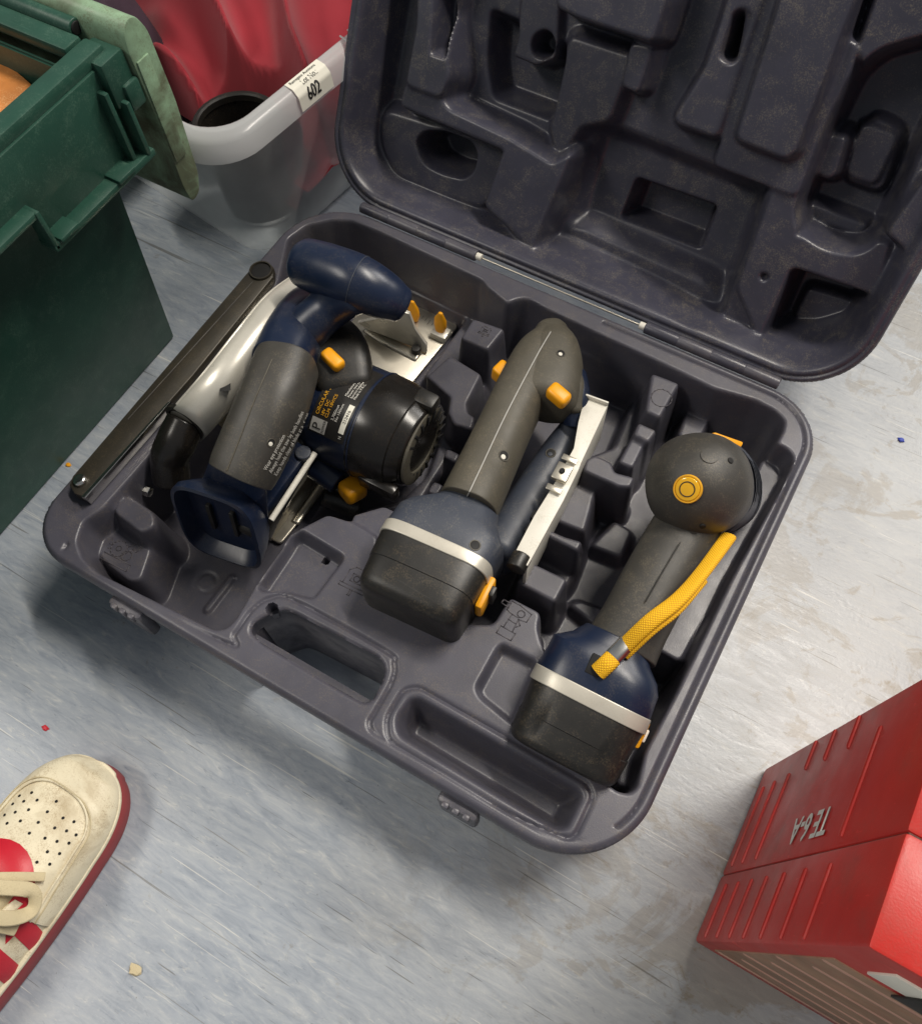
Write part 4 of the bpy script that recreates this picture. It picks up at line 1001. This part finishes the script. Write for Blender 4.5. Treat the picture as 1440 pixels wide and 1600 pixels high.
wrist = strap('wrist_strap', st_pts, .0054, .0030, 'braid', drill, [(-.2, -.3, .95), (-.2, -.3, .93), (-.45, -.3, .85), (-.5, -.3, .8), (-.35, -.2, .9)])
st2 = [V(*q)+V(.0015, -.0030, -.0046) for q in st_pts]
strap('wrist_strap', st2[:4], .0050, .0026, 'braid', drill, [(-.2, -.3, .95), (-.2, -.3, .93), (-.45, -.3, .85), (-.5, -.3, .8)])
a, b = at(980, 1004, .146), at(950, 1034, .144)
u = (b-a).normalized(); sd = V(0, 0, 1).cross(u).normalized()
loft('crimp', [(a, sd, u.cross(sd), .0060, .0044, 2.6), (b, sd, u.cross(sd), .0058, .0042, 2.6)], 'chrome', wrist, 28, .1, .1)
strap('strap_end', [at(957, 1028, .1455), at(947, 1038, .145), at(934, 1050, .141)], .0060, .0040, 'braid', wrist, [(-.1, -.3, .95)]*3)
p = at(930, 1040, .1405); box('strap_slot', p, (.010, .014, .004), 'hole', dfoot, .001, ax=(dr, dax, dn))

# ------------------------------------------------------------------ green crate with a hanging lid flap
crate = thing('storage_crate', 'dark green plastic storage crate with skirted rim and handle grip', 'crate', (-.38, .06, 0))
CZ = .32; y0c, y1c = -.17, .276; x0c, x1c = -.66, -.036
def openbox(name, b, tp, z0, z1, th, mat, parent, bot=True):
    """tapered open box: b, tp = (x0, x1, y0, y1) at bottom / top"""
    def r(q, z, i): return [V(q[0]+i, q[2]+i, z), V(q[1]-i, q[2]+i, z), V(q[1]-i, q[3]-i, z), V(q[0]+i, q[3]-i, z)]
    vs = r(b, z0, 0)+r(tp, z1, 0)+r(tp, z1, th)+r(b, z0+th, th); fs = [(3, 2, 1, 0), (12, 13, 14, 15)]
    for k in range(3):
        for i in range(4): fs.append((k*4+i, k*4+(i+1) % 4, k*4+4+(i+1) % 4, k*4+4+i))
    bm = bmesh.new(); bvs = [bm.verts.new(v) for v in vs]
    for f in fs: bm.faces.new([bvs[i] for i in f])
    bmesh.ops.recalc_face_normals(bm, faces=bm.faces)
    bmesh.ops.bevel(bm, geom=list(bm.edges), offset=.0014, segments=2, affect='EDGES', clamp_overlap=True); bm.verts.index_update()
    vv = [v.co.copy() for v in bm.verts]; ff = [[v.index for v in f.verts] for f in bm.faces]; bm.free()
    return mk(name, vv, ff, mat, parent)
cb = openbox('crate_body', (-.615, -.088, -.13, .254), (x0c+.022, x1c-.016, y0c+.02, y1c-.018), .001, CZ-.012, .004, 'crate', crate)
# rim: top rail, skirt with a deeper grip section, bottom lip, end rib
rim = box('rim_rail', (x1c-.008, (y0c+y1c)/2, CZ-.004), (.016, y1c-y0c, .010), 'crate', crate, .002)
box('rim_rail', ((x0c+x1c)/2-.010, y1c-.008, CZ-.0045), (x1c-x0c-.02, .016, .009), 'crate', crate, .002)
box('rim_rail', (x0c+.008, (y0c+y1c)/2, CZ-.005), (.016, y1c-y0c-.004, .010), 'crate', crate, .002)
box('rim_rail', ((x0c+x1c)/2-.010, y0c+.008, CZ-.0055), (x1c-x0c-.02, .016, .009), 'crate', crate, .002)
sk = [(y1c-.004, CZ-.008), (y1c-.004, .242), (.163, .242), (.168, .272), (y0c+.004, .272), (y0c+.004, CZ-.008)]
skirt_ = prism('rim_skirt', [V(x1c+.002, y, z) for y, z in sk], (-.0035, 0, 0), 'crate', crate, .0006)
box('skirt_lip', (x1c+.006, (.163+y1c-.004)/2, .2425), (.016, y1c-.004-.163, .006), 'crate', skirt_, .0012)
box('skirt_lip', (x1c+.006, (y0c+.166)/2, .2725), (.014, .166-y0c, .005), 'crate', skirt_, .0012)
box('skirt_rib', (x1c+.007, .1655, .258), (.014, .004, .034), 'crate', skirt_, .001)
box('skirt_rib', (x1c+.007, y1c-.010, .266), (.015, .004, .044), 'crate', skirt_, .001)
box('skirt_rib', (x1c+.005, y1c-.020, .272), (.009, .004, .056), 'crate', skirt_, .001)
box('corner_block', (x1c-.004, y1c-.004, .300), (.026, .022, .034), 'crate', crate, .002)
box('corner_block', (x1c+.002, y1c+.001, .286), (.020, .014, .020), 'crate', crate, .002)
for yy in (.24, .178): box('lip_stop', (x1c+.008, yy, .246), (.016, .018, .004), 'crate', skirt_, .001)
cyl('hinge_tube', (x1c-.03, y1c+.006, CZ-.001), (x1c-.14, y1c+.006, CZ-.001), .0062, 'crate', crate, cap=.1)
cyl('hinge_bore', (x1c-.0305, y1c+.006, CZ-.001), (x1c-.0292, y1c+.006, CZ-.001), .0045, 'hole', crate)
# lid flap folded right over and hanging outside
flap = []
prof = [(y1c+.010, CZ+.006), (y1c+.016, CZ+.012), (y1c+.024, CZ+.010), (y1c+.030, CZ-.002), (y1c+.032, .26), (y1c+.028, .195), (y1c+.022, .180), (y1c+.012, .178), (y1c+.009, .195), (y1c+.010, .25), (y1c+.008, CZ-.005)]
fp = prism('lid_flap', roundpoly([V(x1c+.012, y, z) for y, z in prof], .006, 3), (-.62, 0, 0), 'crate_lid', crate, .002)
box('flap_panel', (x1c+.0125, y1c+.0165, .262), (.002, .012, .085), 'crate_lid', fp, .0008)
# contents
board = prism('wooden_board', [at(x, y, .288) for x, y in ((52, 131), (0, 86), (-90, 20), (-150, 150), (0, 178), (20, 160))], (0, 0, -.03), 'wood', None, .003)
tag(board, 'orange brown varnished wooden board inside the green crate', 'board')
cord = tube('white_cord', [(-.30, .22, .27), (-.22, .21, .285), (-.15, .20, .272), (-.12, .185, .26)], .0018, 'print_white'); tag(cord, 'thin white cord lying over things in the green crate', 'cord')
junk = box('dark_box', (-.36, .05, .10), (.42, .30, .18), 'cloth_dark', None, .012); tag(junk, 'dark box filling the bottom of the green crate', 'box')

# ------------------------------------------------------------------ clear tub with red cloth
tub = thing('plastic_tub', 'clear plastic storage tub holding red cloth with a lot sticker on its rim', 'tub', (-.25, .62, 0))
ta = math.radians(-8.0)
TP = at(292, 186, .20)
def tw(x, y, z):
    """tub coordinates: x from the right face inwards (negative), y from the front face back"""
    c, s = math.cos(ta), math.sin(ta); return V(-.022+x*c-y*s, .327+x*s+y*c, z)
def rr_ring(x0, x1, y0, y1, r, z, n=10):
    out = []
    for cx, cy, a0 in ((x1-r, y1-r, 0), (x0+r, y1-r, 90), (x0+r, y0+r, 180), (x1-r, y0+r, 270)):
        for i in range(n+1):
            a = math.radians(a0+90*i/n); out.append(tw(cx+r*math.cos(a), cy+r*math.sin(a), z))
    return out
def rings(name, R_, mat, parent, cap=False):
    n = len(R_[0]); vs = [p for r in R_ for p in r]; fs = []
    for j in range(len(R_)-1):
        for i in range(n): fs.append((j*n+i, j*n+(i+1) % n, (j+1)*n+(i+1) % n, (j+1)*n+i))
    if cap: fs.append(tuple(range(n)))
    return mk(name, vs, fs, mat, parent, ang=45)
def tr(i, z, r=.065): return rr_ring(-.42+i, -i, i, .62-i, r*.72, z)
TZ = .205
walls = rings('tub_wall', [tr(.062, .003, .04), tr(.048, .004, .045), tr(.040, .012, .05), tr(.034, .03, .05), tr(.010, TZ-.012, .052)], 'clear', tub, True)
rings('tub_rim', [tr(.0105, TZ-.012, .052), tr(.006, TZ-.002, .054), tr(.003, TZ, .056), tr(-.005, TZ-.001, .062), tr(-.0095, TZ-.005, .064), tr(-.012, TZ-.021, .065)], 'clear_rim', tub)
# moulded foot loops in the tub's base
for i, o_ in enumerate((.06, .075)): 
    q = tr(o_+.01, .0055, .05); tube('base_rib', [q[j] for j in range(33, 44)], .0022, 'clear_rim', tub, k=3, n=8)
for yy in (.155, .165, .180): 
    tube('rim_rib', [tw(.0145, yy, TZ-.022), tw(.0125, yy, TZ-.006), tw(.006, yy+.002, TZ+.0006), tw(-.006, yy+.004, TZ+.0012)], .0009, 'clear_rim', tub, k=4, n=8)
# lot sticker bent over the rim
def rimfn(a, b, l):
    y = .085+a
    prof_ = [(-.006, TZ+.0003), (.006, TZ-.0005), (.0110, TZ-.0055), (.0130, TZ-.022)]
    acc = 0; s = b
    for (xa, za), (xb, zb) in zip(prof_[:-1], prof_[1:]):
        seg = math.hypot(xb-xa, zb-za)
        if s <= seg or (xb, zb) == prof_[-1]:
            f = s/seg; nx_, nz_ = (za-zb)/seg*-1, (xb-xa)/seg
            nx_ = (za-zb)/seg; return tw(xa+(xb-xa)*f+nx_*l, y, za+(zb-za)*f+nz_*l)
        s -= seg
stick = patch('lot_sticker', .0, .040, .003, .0315, .0009, 'paper', None, rimfn, 8, 24)
tag(stick, 'white paper lot sticker reading 602 on the clear tub rim', 'sticker')
tf = lambda a0, b0: (lambda a, b, l: rimfn(a0+a, b0-b, l))
text('sticker_text', 'Ramsgate Auctions', .0042, 'ink', stick, tf(.003, .0075), thick=.0013, sx=.95)
text('sticker_text', 'Lot No.:', .0055, 'ink', stick, tf(.011, .0135), thick=.0013)
text('sticker_number', '602', .0145, 'ink', stick, tf(.010, .0265), thick=.0013, sx=.72, sub=2, bold=.0003)
# red cloth heap
def heap(name, cx, cy, rx, ry, z0, hgt, mat, seed, n=90, amp=.03, sc=7.0, rect=2.6):
    vs = []; fs = []
    for i in range(n+1):
        for j in range(n+1):
            x = -1+2*i/n; y = -1+2*j/n; rr_ = (abs(x)**rect+abs(y)**rect)**(1/rect)
            q = Vector((x*rx*sc+seed, y*ry*sc, seed*.37))
            wq = mnoise.noise(q*.7+Vector((9, 3, 1))); ph_ = (x*rx*.55+y*ry)*sc*5.5+wq*9
            fold = (1-abs(math.sin(ph_)))**1.6*.75+mnoise.noise(q*1.3)*.55+mnoise.noise(q*3.7)*.10-.25
            z = z0+max(0, 1-rr_**3)**.5*hgt+fold*amp*(1 if rr_ < 1 else .2) if rr_ < 1 else z0+fold*amp*.2
            dpot = math.hypot(cx+x*rx+.108, cy+y*ry-.100)
            if dpot < .075: z = min(z, .02+max(0, dpot-.05)*6)
            vs.append(tw(cx+x*rx+fold*.006, cy+y*ry, max(.008, z)))
    for i in range(n):
        for j in range(n): a = i*(n+1)+j; fs.append((a, a+n+1, a+n+2, a+1))
    return mk(name, vs, fs, mat, None, ang=None, fix=False)
h1 = heap('red_cloth', -.195, .345, .165, .240, .06, .105, 'cloth_red', 2.3, n=190, amp=.062, sc=5.5, rect=5); tag(h1, 'crumpled heap of red cloth piled inside the clear tub', 'cloth')
h2 = heap('purple_cloth', -.270, .085, .06, .06, .05, .14, 'cloth_dark', 5.1, n=40); tag(h2, 'dark purple cloth tucked behind the crate flap in clear tub', 'cloth')
pot = thing('black_pot', 'round black pot standing inside the clear tub beside red cloth', 'pot', tw(-.108, .100, .01))
pc = tw(-.108, .100, .01)
loft('pot_wall', [(pc, Xd, Yd, .034, .034, 2), (pc+V(0, 0, .095), Xd, Yd, .042, .042, 2)], 'black', pot, 40, .1, 0, open1=True)
loft('pot_wall', [(pc+V(0, 0, .01), Xd, Yd, .032, .032, 2), (pc+V(0, 0, .095), Xd, Yd, .040, .040, 2)], 'gloss', pot, 40, .05, 0, open1=True)
annulus('pot_rim', pc+V(0, 0, .091), .0385, .0445, .008, 'black', pot)

# ------------------------------------------------------------------ red carry case standing on end
red = thing('red_carry_case', 'red ribbed plastic carry case standing on edge with scuffed corners', 'carry case', (.72, .072, 0))
rx0, rx1, ry0, ry1, rz1 = .574, .92, .010, .148, .310
seam = .060
def rbody(name, ya, yb):
    return box(name, ((rx0+rx1)/2, (ya+yb)/2, rz1/2+.001), (rx1-rx0, yb-ya, rz1-.002), 'red', red, .0022, seg=2)
rb1 = rbody('case_half', ry0, seam-.0001); rb2 = rbody('case_half', seam+.0001, ry1)
box('seam_strip', ((rx0+rx1)/2, seam, rz1/2), (rx1-rx0-.003, .006, rz1-.003), 'red_seam', red, .001)
for i, z in enumerate((.030, .062, .094, .126, .160, .196, .232)):
    r_ = box('side_rib', (rx0+.0016, ry0+.022, z), (.006, .040, .004), 'red', rb1, .0018)
    box('face_rib', (rx0+.085+.008*(i % 2), ry0+.0016, z), (.150, .006, .006), 'red_worn', rb1, .0018)
for z in (.022, .050, .082): box('side_rib', (rx0+.0016, seam+.037, z), (.006, .064, .0042), 'red', rb2, .0018)
for z in (.118, .152, .190): box('side_rib', (rx0+.0016, ry1-.013, z), (.006, .022, .0042), 'red', rb2, .0018)
box('side_rib', (rx0+.0016, seam+.037, .232), (.006, .064, .0046), 'red', rb2, .0018)
text('model_text', 'TE 6-A', .024, 'print_white', rb2, planefn((rx0-.0002, .086, .206), (0, 0, -1), (0, -1, 0), V(-1, 0, 0)), thick=.0006, sx=.9, bold=.0004)
s_ = box('white_sticker', (rx0+.045, ry0-.0004, .276), (.050, .0016, .030), 'paper', rb1, .0004)
box('sticker_print', (rx0+.072, ry0-.0018, .262), (.070, .0012, .030), 'ink', rb1, .0003)
box('worn_panel', (rx0+.100, ry0+.0006, .135), (.180, .003, .225), 'scuff', rb1, .0006)

# ------------------------------------------------------------------ trainer
shoe = thing('trainer_shoe', 'worn cream leather trainer with red stripes, red sole and loose laces', 'shoe', (.125, -.24, 0))
SL, SX, SY = .290, .1310, -.1035          # length, centre line, toe tip
def hw(s):      # half widths (left, right) along the shoe, s = metres from the toe tip
    pts = [(0, 0, 0), (.004, .016, .018), (.012, .0275, .031), (.025, .0375, .0415), (.045, .0445, .0475), (.075, .0485, .0505), (.11, .0480, .0490), (.15, .042, .043), (.20, .037, .037), (.25, .034, .034), (.28, .024, .024), (.29, 0, 0)]
    if s < .06: q = max(0, 1-(1-s/.06)**2.35)**(1/2.35); return .0420*q, .0415*q
    pts = [(0.0, .020, .022), (.03, .0385, .0380), (.06, .0420, .0415), (.085, .0440, .0425), (.115, .0440, .0425), (.15, .041, .041), (.20, .037, .037), (.25, .034, .034), (.28, .024, .024), (.29, .004, .004), (.3, 0, 0)]
    for i in range(1, len(pts)-1):
        a, b = pts[i], pts[i+1]
        if a[0] <= s <= b[0]:
            t = (s-a[0])/(b[0]-a[0]); p0, p3 = pts[i-1], pts[min(i+2, len(pts)-1)]
            f = lambda k_: .5*(2*a[k_]+(b[k_]-p0[k_])*t+(2*p0[k_]-5*a[k_]+4*b[k_]-p3[k_])*t*t+(3*a[k_]-p0[k_]-3*b[k_]+p3[k_])*t**3)
            return max(0, f(1)), max(0, f(2))
    return 0, 0
def hh(s):
    pts = [(0, .022), (.010, .036), (.03, .045), (.06, .050), (.09, .057), (.13, .074), (.17, .090), (.22, .096), (.29, .095)]
    for a, b in zip(pts[:-1], pts[1:]):
        if a[0] <= s <= b[0]:
            t = (s-a[0])/(b[0]-a[0]); t = t*t*(3-2*t)*.5+t*.5; return a[1]+(b[1]-a[1])*t
    return .095
def sp(s, ph, off=0.0):
    """shoe surface: ph from -1 (left side at the sole) through 0 (top) to 1 (right side)"""
    l, r = hw(s); wd = r if ph > 0 else l; h = hh(s)-.020; a = abs(ph)*PI/2; e = 2/(2.7-1.0*min(1, max(0, (s-.05)/.07)))
    x = math.copysign((wd-.0015)*(math.sin(a)**e), ph); z = .020+h*(math.cos(a)**e)
    c = Vector((SX+x, SY-s, z)); nrm = Vector((math.sin(a)*math.copysign(1, ph), .25 if s < .05 else .05, math.cos(a))).normalized()
    return c+nrm*off
vs = []; fs = []; ns, nphi = 64, 32
for i in range(ns+1):
    s = .0006+(SL-.0012)*(i/ns)**1.7
    for j in range(nphi+1): vs.append(sp(s, -1+2*j/nphi))
for i in range(ns):
    for j in range(nphi):
        a = i*(nphi+1)+j
        if not (vs[a].y < SY-.19 and 9 < j < 22 and i < 62): fs.append((a, a+1, a+nphi+2, a+nphi+1))
upper = mk('upper', vs, fs, 'shoe', shoe, ang=None)
def outline(off, k=60):
    R_, L_ = [], []
    for i in range(k+1):
        s = SL*(i/k)**2.2; l, r = hw(s); R_.append((r+off, s)); L_.append((l+off, s))
    return [V(SX+a, SY-s+(off if s < .002 else 0), 0) for a, s in R_]+[V(SX-a, SY-s, 0) for a, s in L_[::-1][1:-1]]
prism('sole', [p+V(0, 0, .001) for p in outline(.0010)], (0, 0, .020), 'shoe_sole', shoe, .002)
prism('welt', [p+V(0, 0, .0205) for p in outline(.0012)], (0, 0, .004), 'shoe', shoe, .0012)
def spatch(name, rows, off, mat, n=14, th=.0012):
    """rows: list of (s, ph_a, ph_b); a raised panel on the shoe surface"""
    vs = []; fs = []; m = len(rows)
    for s, a, b in rows:
        for j in range(n+1):
            e = off if 0 < j < n else 0.0
            vs.append(sp(s, a+(b-a)*j/n, e))
    for i in range(m-1):
        for j in range(n): q = i*(n+1)+j; fs.append((q, q+1, q+n+2, q+n+1))
    return mk(name, vs, fs, mat, shoe, ang=None)
# toe guard: wraps the front and runs back along both sides
def inn(s): return (.52*math.sqrt(max(0, 1-((.050-min(s, .050))/.024)**2)) if s > .026 else 0)+max(0, s-.050)*2.4
tg = [(.0008+.0252*(i/29)**1.6, -1, 1) for i in range(30)]
spatch('toe_guard', tg, .0016, 'shoe', 36)
for sg in (-1, 1):
    rows_ = [(.026+.080*(i/24)**1.5, sg*1.0, sg*inn(.026+.080*(i/24)**1.5)) for i in range(25)]
    spatch('toe_guard', rows_, .0016, 'shoe', 12)
ss = [.026+.080*(i/24)**1.5 for i in range(25)]
edge = [sp(q, -inn(q), .0013) for q in ss[::-1]]+[sp(q, inn(q), .0013) for q in ss[1:]]
tube('vamp_seam', edge, .0010, 'shoe', shoe, k=2, n=8)
edge2 = [sp(q+.0, -inn(q)*1.0-.055, .0022) for q in ss[::-1]]+[sp(q, inn(q)+.055, .0022) for q in ss[1:]]
tube('stitch_line', edge2, .0005, 'lace', shoe, k=2, n=6)
# perforations
for r in range(5):
    for c in range(-3, 4):
        s = .036+r*.0085+abs(c)*.0016*(1 if r else 1.4)+(.004 if c % 2 else 0); ph = c*.135*(1-.02*r)
        if s > .076 or (abs(c) < 2 and s > .066): continue
        p = sp(s, ph, -.001); q = sp(s, ph, .0004); cyl('perforation', p, q, .0011, 'hole', shoe, n=8, cap=.1)
# red eyestay horseshoe, tongue, stripes
ey = []
for i in range(15):
    a = i/14; ph = -.62+1.24*a; s = .070+.030*abs(2*a-1)**1.7; ey.append((s, s+.020+.004*abs(2*a-1), ph))
vs = []; fs = []
for s0, s1, ph in ey:
    for j in range(5): vs.append(sp(s0+(s1-s0)*j/4, ph, .0018 if 0 < j < 4 else .0003))
for i in range(14):
    for j in range(4): q = i*5+j; fs.append((q, q+1, q+6, q+5))
mk('eyestay', vs, fs, 'shoe_red', shoe, ang=None)
spatch('tongue', [(.090+.01*i, -.34-.01*i, .34+.01*i) for i in range(10)], .0035, 'lace', 14)
for sg in (-1, 1):
    for k_ in range(3):
        rows_ = []
        for i in range(9):
            ph = sg*(.46+.52*i/8); s = .100+k_*.024+.012*i/8; rows_.append((s, ph))
        vs = []; fs = []
        for s, ph in rows_:
            for j in range(4): vs.append(sp(s+.0135*j/3, ph, .0016 if 0 < j < 3 else .0004))
        for i in range(8):
            for j in range(3): q = i*4+j; fs.append((q, q+1, q+5, q+4))
        mk('stripe', vs, fs, 'shoe_red', shoe, ang=None)
    spatch('lace_panel', [(.098+.008*i, sg*.34, sg*(.47-.004*i)) for i in range(12)], .0022, 'shoe', 6)
def lace(pts, r=.0026): return sweep('lace', pts, [(r*1.75, r*.5)]*len(pts), 'lace', shoe, k=8, n=12, e=2.4)
lace([sp(.078, .42, .004), sp(.086, .20, .006), sp(.098, -.05, .007), sp(.106, -.30, .006)], .0017)
lace([sp(.122, -.45, .006), sp(.108, -.10, .012), sp(.094, .20, .013), sp(.088, .40, .012), sp(.098, .52, .010), sp(.108, .40, .012), sp(.116, .10, .013), sp(.128, -.25, .010)], .0028)
lace([sp(.112, .56, .005), sp(.116, .30, .009), sp(.126, 0, .010), sp(.134, -.4, .007)], .0028)
lace([sp(.134, .58, .005), sp(.136, .1, .010), sp(.130, -.40, .008)], .0026)
for s in (.106, .122, .138):
    for sg in (-1, 1): p = sp(s, sg*.47, .0015); cyl('eyelet', p, p+V(0, 0, .0015), .003, 'hole', shoe, n=12)

# ------------------------------------------------------------------ crumbs on the floor
def crumb(px, py, sz_, mat, label, cat, seed, flat=.5):
    random.seed(seed); p = at(px, py, .001); bm = bmesh.new(); bmesh.ops.create_icosphere(bm, subdivisions=2, radius=1)
    vs = []
    for v in bm.verts:
        nz = 1+.55*mnoise.noise(v.co*1.7+Vector((seed, 0, 0)))
        vs.append(V(p.x+v.co.x*sz_*nz, p.y+v.co.y*sz_*nz*.7, max(.0004, sz_*flat*.6+v.co.z*sz_*flat*nz)))
    fs = [[q.index for q in f.verts] for f in bm.faces]; bm.free()
    o = mk('crumb', vs, fs, mat, None, ang=25); tag(o, label, cat)
crumb(211, 1515, .0055, 'lace', 'pale brown crumb on the floor beside the cream trainer', 'crumb', 3, .35)
crumb(71, 1137, .0030, 'shoe_red', 'tiny red scrap on the floor ahead of the trainer toe', 'scrap', 5, .3)
MAT['scrap_blue'] = plastic('blue_scrap', '#2b3f9c', .5, 0, gstr=0)
crumb(1407, 687, .0030, 'scrap_blue', 'tiny bright blue scrap on stained floor beside the case', 'scrap', 8, .5)
crumb(107, 726, .0028, 'yellow', 'tiny yellowish chip on floor between green crate and case', 'chip', 9, .4)
